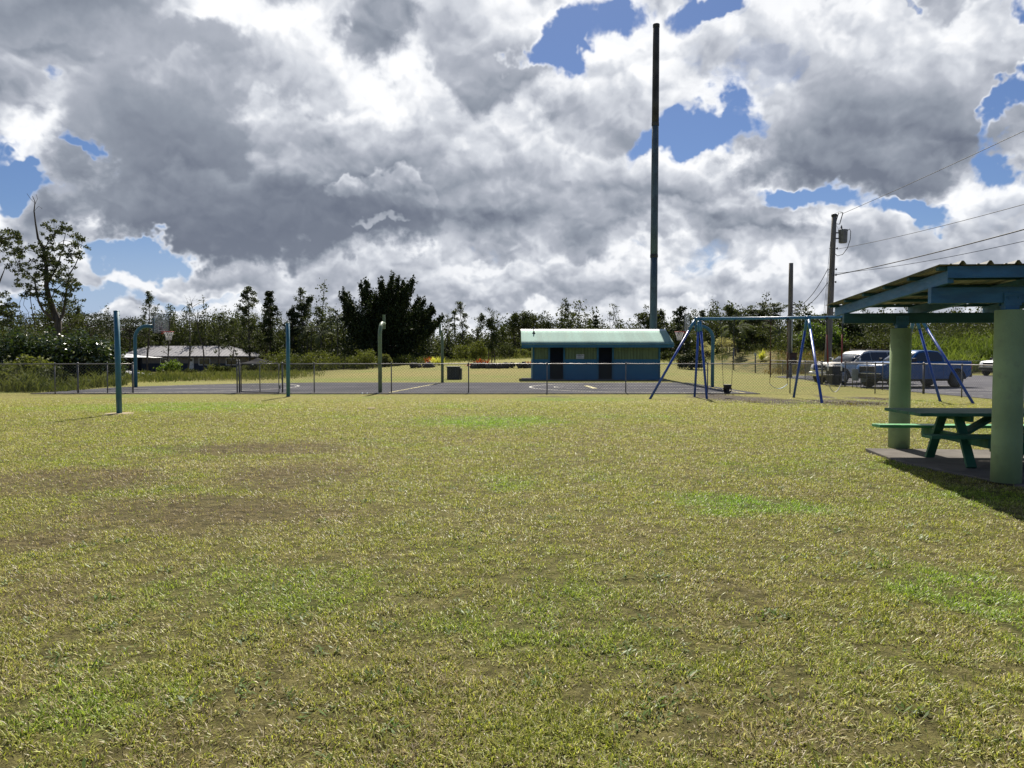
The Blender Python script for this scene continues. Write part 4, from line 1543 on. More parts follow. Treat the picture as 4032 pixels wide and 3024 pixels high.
s0, s1 = P(2269, 1413, BY - .02), P(2300, 1395, BY - .02)
mb = MB()
mb.box2((s0.x, BY - .035, s0.z), (s1.x, BY - .014, s1.z))
sg = mb.build('sign', pmat('sign_white', (.55, .56, .54), .5, var=.08), rb)
mb = MB()
W_ = s1.x - s0.x
Hh = s1.z - s0.z
for (u0, u1, v0, v1) in ((.25, .45, .82, .90), (.52, .74, .82, .90), (.06, .62, .69, .76), (.68, .93, .69, .76), (.06, .93, .16, .22)):
    mb.box2((s0.x + W_ * u0, BY - .039, s0.z + Hh * v0), (s0.x + W_ * u1, BY - .0352, s0.z + Hh * v1))
for r in range(5):
    mb.box2((s0.x + W_ * .18, BY - .038, s0.z + Hh * (.34 + r * .06)), (s0.x + W_ * (.78 - .06 * (r % 3)), BY - .0352, s0.z + Hh * (.352 + r * .06)))
mb.build('sign_lettering', 'darkmetal', sg)

# ================================================================== poles
b = Vector((P(2572, 1300, 57).x, 57, hgt(10, 57)))
tp = thing('tall_steel_pole', b, 'very tall tapered steel pole rising behind the restroom building', 'pole')
top = P(2584, 98, 57)
for q0, q1, r0, r1, m_ in ((0, .345, .285, .262, 'tallpole'), (.345, .72, .272, .25, 'tallpole'), (.72, 1.0, .262, .232, 'tallpoledark')):
    mb = MB()
    K = 4
    mb.tube([b + (top - b) * (q0 + (q1 - q0) * i / K) for i in range(K + 1)], [r0 + (r1 - r0) * i / K for i in range(K + 1)], 20)
    mb.build('pole_section', m_, tp)
for q, r in ((.345, .29), (.72, .275), (.997, .25)):
    mb = MB()
    a = b + (top - b) * q
    mb.lathe([(r * .95, -.12), (r, -.1), (r, .1), (r * .95, .12)], a, 20)
    mb.build('joint_collar', 'tallpoledark', tp)

# transformer pole
UY = 50.0
ub, ut = P(3257, 1500, UY), P(3285, 846, UY)
ub.z = 0
up = thing('utility_pole', ub, 'leaning wooden utility pole carrying a grey transformer', 'utility pole', 'wooden utility poles')
mb = MB()
mb.tube([ub + (ut - ub) * (i / 6) for i in range(7)], [.225, .21, .2, .185, .17, .16, .15], 14)
mb.build('pole', 'timber', up)


def upz(z, dx=0.0, dy=0.0):
    q = (z - ub.z) / (ut.z - ub.z)
    p = ub + (ut - ub) * q
    return p + Vector((dx, dy, 0))


mb = MB()
mb.lathe([(.17, -.12), (.19, -.02), (.17, .04), (.06, .07)], ut, 14)
mb.build('pole_cap', 'darkmetal', up)
zt1 = P(3300, 905, UY).z
zt0 = P(3300, 957, UY).z
tc = upz((zt0 + zt1) / 2, .62)
mb = MB()
h2 = (zt1 - zt0) / 2
mb.lathe([(.22, -h2), (.26, -h2 + .05), (.28, h2 - .12), (.31, h2 - .06), (.31, h2), (.12, h2 + .05)], tc, 20)
tfo = mb.build('transformer', 'transf', up)
mb = MB()
for z in (-h2 * .3, h2 * .55):
    mb.box((tc.x - .34, tc.y, tc.z + z), (.34, .08, .07))
mb.build('bracket', 'darkmetal', tfo)
mb = MB()
mb.lathe([(.05, h2), (.065, h2 + .05), (.04, h2 + .1), (.06, h2 + .15), (.035, h2 + .22), (.02, h2 + .3)], tc + Vector((-.1, 0, 0)), 10)
mb.build('bushing', 'darkmetal', tfo)
mb = MB()
pts = [tc + Vector((.28, 0, h2 - .03)), tc + Vector((.42, 0, h2 + .06)), tc + Vector((.50, 0, h2 - .12)), tc + Vector((.47, 0, -.2)), tc + Vector((.3, 0, -.75)), tc + Vector((.0, 0, -1.15)), tc + Vector((-.35, 0, -1.25)),
       tc + Vector((-.5, 0, -1.1))]
mb.tube(pts, .022, 6)
mb.build('drop_cable', 'wire_dark', tfo)
fc = P(3303, 856, UY)
mb = MB()
for dx_ in (-.14, .14):
    mb.tube([fc + Vector((dx_ - .08, 0, -.42)), fc + Vector((dx_ + .12, 0, .30))], .03, 8)
mb.tube([fc + Vector((-.03, 0, .28)), fc + Vector((.27, 0, .30))], .02, 6)
mb.tube([fc + Vector((-.24, 0, -.4)), fc + Vector((.05, 0, -.44))], .02, 6)
mb.beam(upz(fc.z), fc + Vector((-.2, 0, .12)), .05, .05)
mb.build('fuse_cutout', 'darkmetal', up)
mb = MB()
mb.tube([upz(ut.z, -.05) + Vector((0, 0, .03)), upz(ut.z + .24, .35), fc + Vector((.25, 0, .3))], .009, 5)
mb.tube([fc + Vector((-.2, 0, -.42)), fc + Vector((0, 0, -.8)), tc + Vector((-.1, 0, h2 + .3))], .009, 5)
mb.build('jumper_wire', 'wire_dark', up)
for pyy in (978, 1082, 1060, 1110):
    q = P(3290, pyy, UY)
    mb = MB()
    c_ = upz(q.z)
    mb.tube([c_ + Vector((-.24, 0, 0)), c_ + Vector((.28, 0, 0))], .02, 6)
    mb.lathe([(.03, -.07), (.055, -.03), (.03, 0), (.055, .03), (.02, .07)], c_ + Vector((.28, 0, 0)), 8)
    mb.build('insulator', 'darkmetal', up)

sb, st_ = P(3108, 1487, 55.7), P(3115, 1036, 55.7)
sb.z = 0
sp_ = thing('utility_pole', sb, 'short bare wooden pole with a brown meter box near its foot', 'utility pole', 'wooden utility poles')
mb = MB()
mb.tube([sb + (st_ - sb) * (i / 5) for i in range(6)], [.20, .185, .175, .165, .16, .15], 14)
mb.build('pole', 'timber', sp_)
m0, m1 = P(3105, 1436, 55.4), P(3134, 1390, 55.4)
mb = MB()
mb.box2((m0.x, 55.2, m0.z), (m1.x, 55.44, m1.z))
mx = mb.build('meter_box', 'brownbox', sp_, bevel=.01)
mb = MB()
mb.box2((m0.x - .03, 55.16, m1.z), (m1.x + .03, 55.46, m1.z + .03))
mb.box2(((m0.x + m1.x) / 2 - .1, 55.17, m0.z + .35), ((m0.x + m1.x) / 2 + .1, 55.198, m0.z + .5))
mb.build('meter_box_lid', 'darkmetal', mx)
mb = MB()
ca, cb_ = P(3117, 1395, 55.45), P(3120, 1230, 55.45)
mb.tube([ca, cb_], .045, 8)
mb.tube([cb_, cb_ + Vector((.12, -.02, .12)), cb_ + Vector((.22, 0, -.02))], .03, 8)
mb.build('conduit', 'greypanel', sp_)
mb = MB()
w0 = P(3117, 1232, 55.5)
mb.tube([w0, w0 + Vector((-.3, 0, -.2)), w0 + Vector((-.35, 0, -.6)), w0 + Vector((-.15, 0, -.75))], .012, 5)
mb.tube([w0 + Vector((.1, 0, 0)), w0 + Vector((.45, 0, -.1)), w0 + Vector((.35, 0, -.45)), w0 + Vector((.1, 0, -.2))], .012, 5)
mb.build('service_loop', 'wire_dark', sp_)


def wire(label, a, b, sag, r=.014, n=24, group='power lines above the parking lot'):
    a, b = Vector(a), Vector(b)
    mb = MB()
    mb.tube([a + (b - a) * (i / n) + Vector((0, 0, -4 * sag * (i / n) * (1 - i / n))) for i in range(n + 1)], r, 5)
    o = mb.build('power_line', 'wire_dark', None, at=a)
    tag(o, label, 'power line', group)


WE = 8.0


def wend(x, y, at=30.0):
    """where a line seen at the right picture edge (depth `at`) ends, well past the frame"""
    return P(x, y, at)


def wire2(label, start, pxy, sag, r):
    a = start
    m_ = P(4032, pxy, 29.5)
    b = a + (m_ - a) * 2.05
    wire(label, a, b, sag, r)


wire2('topmost thin line leaving the transformer pole to the upper right', P(3316, 842, UY), 497, .18, .014)
wire2('middle thin line leaving the transformer pole to the right', P(3296, 981, UY), 758, .45, .013)
wire2('thick lowest cable leaving the transformer pole to the right', P(3282, 1084, UY), 862, .40, .026)
wire2('thin line sagging just under the thick cable', P(3282, 1076, UY), 872, .75, .012)
wire('upper slack wire between the two wooden poles', P(3261, 1056, UY), P(3124, 1214, 55.6), .55, .02)
wire('lower slack wire between the two wooden poles', P(3259, 1112, UY), P(3120, 1223, 55.6), .5, .02)
gy = [((3270, 950), (3219, 1400), 'leftmost'), ((3263, 1060), (3230, 1400), 'middle'), ((3262, 1115), (3241, 1400), 'rightmost')]
for (a, b, w_) in gy:
    wire(w_ + ' thin guy wire running steeply down from the transformer pole', P(a[0], a[1], UY), P(b[0], b[1] + 100, 53.5), .02, .012, 6, 'guy wires of the transformer pole')

# thin posts on the far lawn
for px, p0, p1, lab in ((2889, 1458, 1374, 'thin grey post on the far lawn, beside the bucket swing chains'), (2974, 1469, 1397, 'thin grey post on the far lawn with a pale square top')):
    b = HIT(px, p0)
    t_ = P(px, p1, b.y)
    o_ = thing('thin_post', b, lab, 'post', 'thin posts on the far lawn')
    mb = MB()
    mb.tube([b + Vector((0, 0, -.1)), t_], .055, 8)
    mb.build('pole', 'galv', o_)
    mb = MB()
    mb.box(t_ + Vector((0, 0, .05)), (.16, .12, .24) if px > 2900 else (.1, .1, .1))
    mb.build('cap', 'greypanel' if px > 2900 else 'galv', o_)

# ================================================================== bins, boxes, panels
def wheelie(label, px, py, h, rz, w=.62):
    b = G(px, py)
    o_ = thing('wheelie_bin', b, label, 'bin', 'black wheelie bins by the gate', rz)
    mb = MB()
    vs = []
    for z, k in ((.08, .82), (h * .9, 1.0)):
        for sx_, sy_ in ((-1, -1), (1, -1), (1, 1), (-1, 1)):
            vs.append((sx_ * w / 2 * k, sy_ * .72 / 2 * k, z))
    mb.add(vs, [(0, 1, 2, 3), (7, 6, 5, 4), (0, 4, 5, 1), (1, 5, 6, 2), (2, 6, 7, 3), (3, 7, 4, 0)])
    mb.box((0, 0, h * .9), (w * 1.06, .77, .05))
    for dx in (-.15, .15):
        mb.box((dx, -.34, h * .5), (.03, .05, h * .6))
    mbl = mb
    o = mbl2(mbl, 'bin_body', 'blackbin', o_, .015)
    mb = MB()
    vs = []
    for z, k in ((h * .93, 1.07), (h * .985, 1.05), (h * 1.03, .7)):
        for sx_, sy_ in ((-1, -1), (1, -1), (1, 1), (-1, 1)):
            vs.append((sx_ * w / 2 * k, sy_ * .72 / 2 * k, z))
    fs = [(0, 3, 2, 1), (8, 9, 10, 11)]
    for l in (0, 4):
        for i in range(4):
            j = (i + 1) % 4
            fs.append((l + i, l + j, l + j + 4, l + i + 4))
    mb.add(vs, fs)
    mb.tube([(-w / 2, .42, h * .93), (w / 2, .42, h * .93)], .02, 8)
    mbl2(mb, 'lid', 'blackbin', o_, .01)
    for s_ in (-1, 1):
        mb = MB()
        mb.lathe([(.11, -.03), (.12, 0), (.11, .03)], (s_ * w * .45, .3, .12), 14, axis='x')
        mbl2(mb, 'wheel', 'black', o_, 0)


def mbl2(mb, name, mat_, parent, bevel):
    """build from local coordinates under a parent"""
    off = wloc(parent)
    mb.v = [tuple(Vector(v) + off) for v in mb.v]
    return mb.build(name, mat_, parent, bevel=bevel)


wheelie('black wheelie bin standing behind the gate, nearer one with the rounded lid', 3283, 1519, 1.05, .1, .58)
wheelie('black wheelie bin half hidden behind the other bin, on the left', 3256, 1506, 1.08, .2, .5)
for px0, px1, y0, y1, lab, tl in ((3354, 3381, 1499, 1453, 'pale grey square panel hung on the parking fence, left one', 0), (3387, 3409, 1505, 1454, 'pale grey weathered panel hung on the parking fence, right one', .1)):
    Y = 38.4
    a, b = P(px0, y0, Y), P(px1, y1, Y)
    c = (a + b) / 2
    o_ = thing('fence_panel', (c.x, Y, 0), lab, 'panel', 'pale grey panels by the parking fence')
    mb = MB()
    mb.frame(c, (1, 0, tl * .4), (0, 1, 0), (-tl * .4, 0, 1), b.x - a.x, .04, b.z - a.z)
    mb.build('board', 'greypanel', o_, bevel=.01)
    mb = MB()
    for x_ in (a.x + .06, b.x - .06):
        mb.tube([(x_, Y + .05, 0), (x_, Y + .05, b.z - .05)], .02, 6)
    mb.build('stake', 'galv', o_)

b = G(1787, 1495)
bw = .86
o_ = thing('black_box', (b.x, b.y + .5, 0), 'black slatted cube box on the lawn beyond the court', 'box')
mb = MB()
z1 = P(1787, 1444, b.y).z
mb.box2((b.x - .46, b.y, .02), (b.x + .36, b.y + .95, z1))
mb.build('box_body', 'blackbin', o_, bevel=.02)
mb = MB()
mb.box2((b.x - .5, b.y - .03, z1 - .05), (b.x + .40, b.y + .99, z1 + .02))
mb.build('lid', 'blackbin', o_)
mb = MB()
for i in range(5):
    mb.box2((b.x - .42 + i * .17, b.y - .02, .06), (b.x - .38 + i * .17, b.y - .001, z1 - .08))
mb.box2((b.x + .39, b.y + .1, .02), (b.x + .50, b.y + .8, z1 - .1))
mb.build('slat', 'darkmetal', o_)

mb = MB()
b = G(1462, 1608, .02)
mb.box((b.x, b.y, .012), (.24, .3, .04), .2)
tag(mb.build('ground_plate', 'ring', None, at=b, bevel=.01), 'small pale concrete plate lying flush in the lawn', 'plate')
for i, (px, py, r, lab) in enumerate(((1426, 1549, .05, 'small white stone left of the bent post'), (1446, 1549, .04, 'smaller white stone nearest the bent post'), (1488, 1548, .035, 'tiny white pebble touching the bent post'))):
    b = G(px, py, .03)
    bm = bmesh.new()
    bmesh.ops.create_icosphere(bm, subdivisions=2, radius=r)
    for v in bm.verts:
        v.co *= 1 + .25 * mnoise.noise(v.co * 20 + Vector((i, 0, 0)))
        v.co.z *= .7
    me = bpy.data.meshes.new('stone')
    bm.to_mesh(me)
    bm.free()
    me.materials.append(M['whitep'])
    o = bpy.data.objects.new('stone', me)
    o.location = b
    C.objects.link(o)
    tag(o, lab, 'stone', 'white stones at the court edge')

# ================================================================== vegetation generators (local coordinates, z up)
def branch_mesh(mb, pts, r0, r1, n=5):
    k = len(pts)
    mb.tube(pts, [r0 + (r1 - r0) * i / (k - 1) for i in range(k)], n, caps=False)


def curve_pts(rng, a, d, L, n=4, wob=.12, lift=.3):
    pts = [np.array(a, float)]
    d = np.array(d, float)
    d /= np.linalg.norm(d)
    for i in range(n):
        d = d + rng.normal(size=3) * wob + np.array([0, 0, lift / n])
        d /= np.linalg.norm(d)
        pts.append(pts[-1] + d * L / n)
    return pts, d


class Veg:
    """collects one plant: wood + leaf clusters"""

    def __init__(s, seed):
        s.rng = np.random.default_rng(seed)
        s.wood = MB()
        s.c, s.s, s.t = [], [], []
        s.flat = 0.0
        s.aspect = .6

    def cluster(s, p, r, n, size, tint=None, squash=.75):
        q = s.rng.normal(size=(n, 3)) * r * .5
        q[:, 2] *= squash
        s.c.append(np.array(p) + q)
        s.s.append(s.rng.uniform(.6, 1.25, n) * size)
        b = s.rng.uniform(0, .55) if tint is None else tint
        s.t.append(np.clip(b + s.rng.uniform(0, .45, n), 0, 1))

    def finish(s, name, label, cat, loc, leaf, bark='trunk', group=None, crown='crown', rz=0.0, wood='trunk', flat=None):
        o = thing(name, loc, label, cat, group, rz)
        if s.wood.v:
            off = wloc(o)
            s.wood.v = [tuple(Vector(v) + off) for v in s.wood.v]
            s.wood.build(wood, bark, o, recalc=False)
        if s.c:
            cen = np.concatenate(s.c)
            V = leaf_quads(cen, np.concatenate(s.s), s.flat if flat is None else flat, s.aspect, s.rng)
            quads(crown, V + np.array(wloc(o)), leaf, tint=np.concatenate(s.t), parent=o)
        return o


def ohia(h, w, seed, ls=.22, cn=26, lo=.28, dense=1.0, gaps=.0, tr=.014, tip=True):
    g = Veg(seed)
    r = g.rng
    tp, d = curve_pts(r, (0, 0, -.3), (r.normal() * .05, r.normal() * .05, 1), h + .3, 8, .05, .1)
    branch_mesh(g.wood, tp, h * tr, h * tr * .18, 7)
    nb = int(h * 2.3 * dense)
    for i in range(nb):
        u = lo + (1 - lo) * (i + r.random()) / nb
        k = u * 8
        j = min(7, int(k))
        a = tp[j] + (tp[j + 1] - tp[j]) * (k - j)
        az = r.random() * 2 * PI
        prof = math.sin(PI * min(1, max(0.08, (u - lo) / (1 - lo) * .82 + .18))) ** .7
        L = w * .5 * prof * r.uniform(.45, 1.15)
        pts, _ = curve_pts(r, a, (math.cos(az), math.sin(az), r.uniform(.2, 1.1)), L, 3, .2, .7)
        branch_mesh(g.wood, pts, h * tr * .35 * (1.15 - u), .012, 4)
        if r.random() < gaps:
            continue
        cr = .20 + .05 * w * r.uniform(.6, 1.2)
        for q in (pts[-1], pts[-2] + (pts[-1] - pts[-2]) * .3):
            g.cluster(q + r.normal(size=3) * .15, cr * r.uniform(.7, 1.25), int(cn * r.uniform(.6, 1.3)), ls)
        if r.random() < .6:
            p2, _ = curve_pts(r, pts[-2], r.normal(size=3) + np.array([0, 0, .8]), L * .5, 2, .2, .5)
            branch_mesh(g.wood, p2, .02, .008, 3)
            g.cluster(p2[-1], cr * .9, int(cn * .8), ls)
    if tip:
        g.cluster(tp[-1], .3, cn, ls)
        g.cluster(tp[-2], .38, cn, ls)
    return g


def bare(h, seed, n=9):
    g = Veg(seed)
    r = g.rng
    tp, d = curve_pts(r, (0, 0, -.2), (r.normal() * .06, 0, 1), h + .2, 8, .09, .1)
    branch_mesh(g.wood, tp, h * .012, .012, 6)
    for i in range(n):
        j = r.integers(3, 8)
        pts, _ = curve_pts(r, tp[j], (r.normal(), r.normal(), 1.0), h * r.uniform(.10, .25), 4, .25, .4)
        branch_mesh(g.wood, pts, .035, .007, 4)
        p2, _ = curve_pts(r, pts[2], (r.normal(), r.normal(), .8), h * .08, 3, .3, .3)
        branch_mesh(g.wood, p2, .015, .006, 3)
    return g


def broad(h, w, seed, ls=.26, lumps=26, cn=70, trunks=1, lo=.42, tr=.02):
    g = Veg(seed)
    r = g.rng
    for t_ in range(trunks):
        d0 = (r.normal() * .12 * (trunks > 1), r.normal() * .12 * (trunks > 1), 1)
        tp, d = curve_pts(r, (r.normal() * .25 * (trunks > 1), r.normal() * .2 * (trunks > 1), -.3), d0, h * .72, 5, .07, .1)
        branch_mesh(g.wood, tp, h * tr, h * tr * .35, 7)
        for i in range(lumps // trunks):
            az = r.random() * 2 * PI
            el = r.uniform(-.12, 1.0)
            rr = math.sqrt(max(0.05, 1 - max(0, el) ** 1.7)) * r.uniform(.45, 1.05)
            zc = h * (lo + (1 - lo) * (.18 + .72 * max(0, el) + .1 * r.random()))
            p = np.array([math.cos(az) * w * .5 * rr, math.sin(az) * w * .5 * rr, zc])
            a = tp[int(r.integers(2, 6)) - 1]
            m_ = (a + p) / 2 + r.normal(size=3) * .2
            branch_mesh(g.wood, [a, m_, p], h * tr * .3, .02, 4)
            cr = w * .10 * r.uniform(.7, 1.4) + .18
            t0 = r.uniform(0, .5)
            g.cluster(p, cr, cn, ls, t0)
            g.cluster(p + r.normal(size=3) * cr * .8, cr * .7, cn // 2, ls, t0 * .8)
    return g


def shrub(w, h, seed, ls=.16, lumps=22, cn=90, dep=None, flat=0.0):
    g = Veg(seed)
    r = g.rng
    dep = dep or w
    for i in range(4):
        p, _ = curve_pts(r, (r.normal() * w * .06, r.normal() * .1, -.1), (r.normal() * .5, r.normal() * .5, 1), h * .7, 3, .15, .2)
        branch_mesh(g.wood, p, .04 + h * .01, .015, 5)
    for i in range(lumps):
        az = r.random() * 2 * PI
        q = r.random() ** .5
        zz_ = math.sqrt(max(0, 1 - q * q * .96))
        p = np.array([math.cos(az) * w * .44 * q, math.sin(az) * dep * .44 * q, h * (.22 + .66 * zz_ * r.uniform(.45, 1.05))])
        cr = (w + h) * .5 * .17 * r.uniform(.7, 1.35)
        g.cluster(p, cr, cn, ls)
        g.cluster(p * np.array([.95, .95, .5]), cr * 1.2, cn // 2, ls)
    g.flat = flat
    return g


def umbrella(h, w, seed, ls=.24, tiers=3):
    g = Veg(seed)
    r = g.rng
    tp, d = curve_pts(r, (0, 0, -.3), (.03, 0, 1), h * .8, 5, .05, .1)
    branch_mesh(g.wood, tp, h * .018, h * .008, 7)
    for t_ in range(tiers):
        zt = h * (.97 - .13 * t_)
        nn_ = 13 - 3 * t_
        for i in range(nn_):
            az = 2 * PI * i / nn_ + r.random()
            q = r.uniform(.2, 1.0)
            p = np.array([math.cos(az) * w * .48 * q, math.sin(az) * w * .4 * q, zt - .22 * q * q * h * .2 + r.normal() * .12])
            a = tp[-1 - t_ % 2]
            branch_mesh(g.wood, [a, a * .5 + p * .5 + np.array([0, 0, -.25]), p], .06, .015, 4)
            g.cluster(p, w * .12, 85, ls, squash=.28)
    g.flat = .5
    return g


def palm(h, seed, fl=1.9, nf=15, lean=.05):
    g = Veg(seed)
    r = g.rng
    tp, d = curve_pts(r, (0, 0, -.2), (lean, 0, 1), h * .9, 5, .02, .02)
    branch_mesh(g.wood, tp, .11, .07, 7)
    Q = []
    for i in range(nf):
        az = 2 * PI * i / nf + r.normal() * .2
        el = r.uniform(-.1, 1.2)
        dd = np.array([math.cos(az) * math.cos(el), math.sin(az) * math.cos(el), math.sin(el)])
        p = tp[-1].copy()
        pts = [p]
        for k in range(9):
            dd = dd + np.array([0, 0, -.17])
            dd /= np.linalg.norm(dd)
            p = p + dd * fl / 9
            pts.append(p)
        branch_mesh(g.wood, pts, .022, .006, 3)
        side = np.cross(dd, [0, 0, 1.0])
        side /= np.linalg.norm(side) + 1e-9
        for k in range(1, 9):
            for sg in (-1, 1):
                for sub in (0, .33, .66):
                    a = pts[k] * (1 - sub) + pts[k + 1] * sub
                    L = .42 * math.sin(PI * (k + sub + .5) / 10) + .12
                    e = a + side * sg * L * .75 + (pts[k + 1] - pts[k]) * .9 + np.array([0, 0, -L * .5])
                    wv = (pts[k + 1] - pts[k]) * .14
                    m_ = (a + e) / 2
                    Q.append([a - wv * .4, m_ - wv, e, m_ + wv])
    g.Q = np.array(Q)
    return g


def palm_finish(g, label, loc, rz=0):
    o = thing('palm_tree', loc, label, 'palm tree', None, rz)
    off = wloc(o)
    g.wood.v = [tuple(Vector(v) + off) for v in g.wood.v]
    g.wood.build('trunk', 'trunkgrey', o, recalc=False)
    quads('fronds', g.Q + np.array(off), 'leaf_palm', parent=o)
    return o


def conifer(h, w, seed, ls=.2):
    g = Veg(seed)
    r = g.rng
    branch_mesh(g.wood, [np.array([0, 0, -.2]), np.array([0, 0, h * .5]), np.array([0, 0, h])], h * .014, .015, 6)
    nt_ = int(h * 2)
    for i in range(nt_):
        z = h * (.12 + .86 * i / nt_)
        L = w * .5 * (1.02 - z / h) ** .8 + .08
        for k in range(7):
            az = 2 * PI * k / 7 + i * .5 + r.normal() * .1
            e = np.array([math.cos(az) * L, math.sin(az) * L, z + L * .25])
            branch_mesh(g.wood, [np.array([0, 0, z]), e], .025, .01, 3)
            for q in (.45, .75, 1.0):
                g.cluster(np.array([0, 0, z]) * (1 - q) + e * q, .16 + L * .1, 9, ls)
    return g


def blades(name, label, cat, xs_, ys_, L, W, mat_, lean=(.1, .6), seed=1, zf=hgt, vary=1.0):
    r = np.random.default_rng(seed)
    n = len(xs_)
    z = np.array([zf(a, b) for a, b in zip(xs_, ys_)])
    nz = np.array([mnoise.noise(Vector((a * .45, b * .3, seed))) + .5 * mnoise.noise(Vector((a * 1.6, b * 1.1, seed))) for a, b in zip(xs_, ys_)])
    ln = r.uniform(.45, 1.1, n) * L * np.clip(.85 + 1.1 * nz * vary, .25, 1.7)
    wd = r.uniform(.6, 1.3, n) * W
    az = r.random(n) * 2 * PI
    le = r.uniform(lean[0], lean[1], n)
    d1 = np.stack([np.cos(az) * np.sin(le * .5), np.sin(az) * np.sin(le * .5), np.cos(le * .5)], 1)
    d2 = np.stack([np.cos(az) * np.sin(le * 1.7), np.sin(az) * np.sin(le * 1.7), np.cos(le * 1.7)], 1)
    a2 = r.random(n) * 2 * PI
    sd = np.stack([np.cos(a2), np.sin(a2), np.zeros(n)], 1) * wd[:, None] * .5
    b = np.stack([xs_, ys_, z - .05], 1)
    m = b + d1 * (ln * .6)[:, None]
    t = m + d2 * (ln * .4)[:, None]
    V1 = np.stack([b - sd * .5, m - sd, m + sd, b + sd * .5], 1)
    V2 = np.stack([m - sd, t - sd * .1, t + sd * .1, m + sd], 1)
    tn = np.clip(r.random(n) * .7 + .3 * np.sin(np.array(xs_) * .7 + np.cos(np.array(ys_) * .5) * 2), 0, 1)
    o = quads(name, np.concatenate([V1, V2]), mat_, tint=np.concatenate([tn, tn]), kind='stuff')
    return tag(o, label, cat)


def at(px, Y, dz=0.0):
    x = P(px, 1400, Y).x
    return Vector((x, Y, hgt(x, Y) + dz))


def top_h(px, py, Y):
    p = P(px, py, Y)
    return p.z - hgt(p.x, Y)


# ---- far woodland backdrop (one mass nobody could count)
r = np.random.default_rng(11)
cen, siz, tin = [], [], []
wood = MB()
ncol = 2900
for i in range(ncol):
    Y = r.uniform(104, 150)
    X = r.uniform(-1.02, 1.02) * Y * .80
    if i >= 2300:
        Y = r.uniform(127, 150)
        X = (r.uniform(250, 1330) - 2016) / F * Y
    px = 2016 + X / Y * F
    zt = hgt(X, Y)
    dens = 1.0
    hh = r.uniform(3.2, 6.4) * (1 + .18 * math.sin(X * .21) + .12 * math.sin(X * .63 + 1))
    if px > 1700:
        hh *= .80
    elif px < 1330:
        hh *= 1.32
    if 300 < px < 1150 and Y < 126:
        Y = r.uniform(127, 150)
        X = (px - 2016) / F * Y
        zt = hgt(X, Y)
    tall_ = r.random() < .12
    if tall_:
        hh *= 1.32
    wv = r.uniform(.8, 1.7) * (.6 if tall_ else 1)
    if r.random() < .5:
        branch_mesh(wood, [np.array([X, Y, zt - .3]), np.array([X + r.normal() * .2, Y, zt + hh * .5]), np.array([X + r.normal() * .3, Y, zt + hh * 1.02])], .10, .03, 4)
    nc = int(hh * 2.4)
    t0 = r.uniform(0, .6)
    for k in range(nc):
        u = ((k + r.random()) / nc) ** 1.35
        rr = wv * (1 - .65 * u ** 2)
        c0 = np.array([X + r.normal() * rr * .5, Y + r.normal() * rr * .5, zt + hh * u])
        m_ = 17
        q = r.normal(size=(m_, 3)) * (.36 if u > .5 else .5)
        cen.append(c0 + q)
        siz.append(r.uniform(.18, .42, m_) * (1.35 if u < .5 else 1))
        tin.append(np.clip(t0 * r.uniform(.4, 1.3) + r.uniform(0, .4, m_), 0, 1))
cen = np.concatenate(cen)
V = leaf_quads(cen, np.concatenate(siz), 0, .7, r)
tag(quads('woodland', V, 'leaf_wood', tint=np.concatenate(tin), kind='stuff'), 'dark mixed woodland closing the far side of the park', 'woodland')
tag(wood.build('woodland_trunks', 'trunkgrey', recalc=False), 'thin grey trunks standing inside the far woodland', 'woodland', kind='stuff')

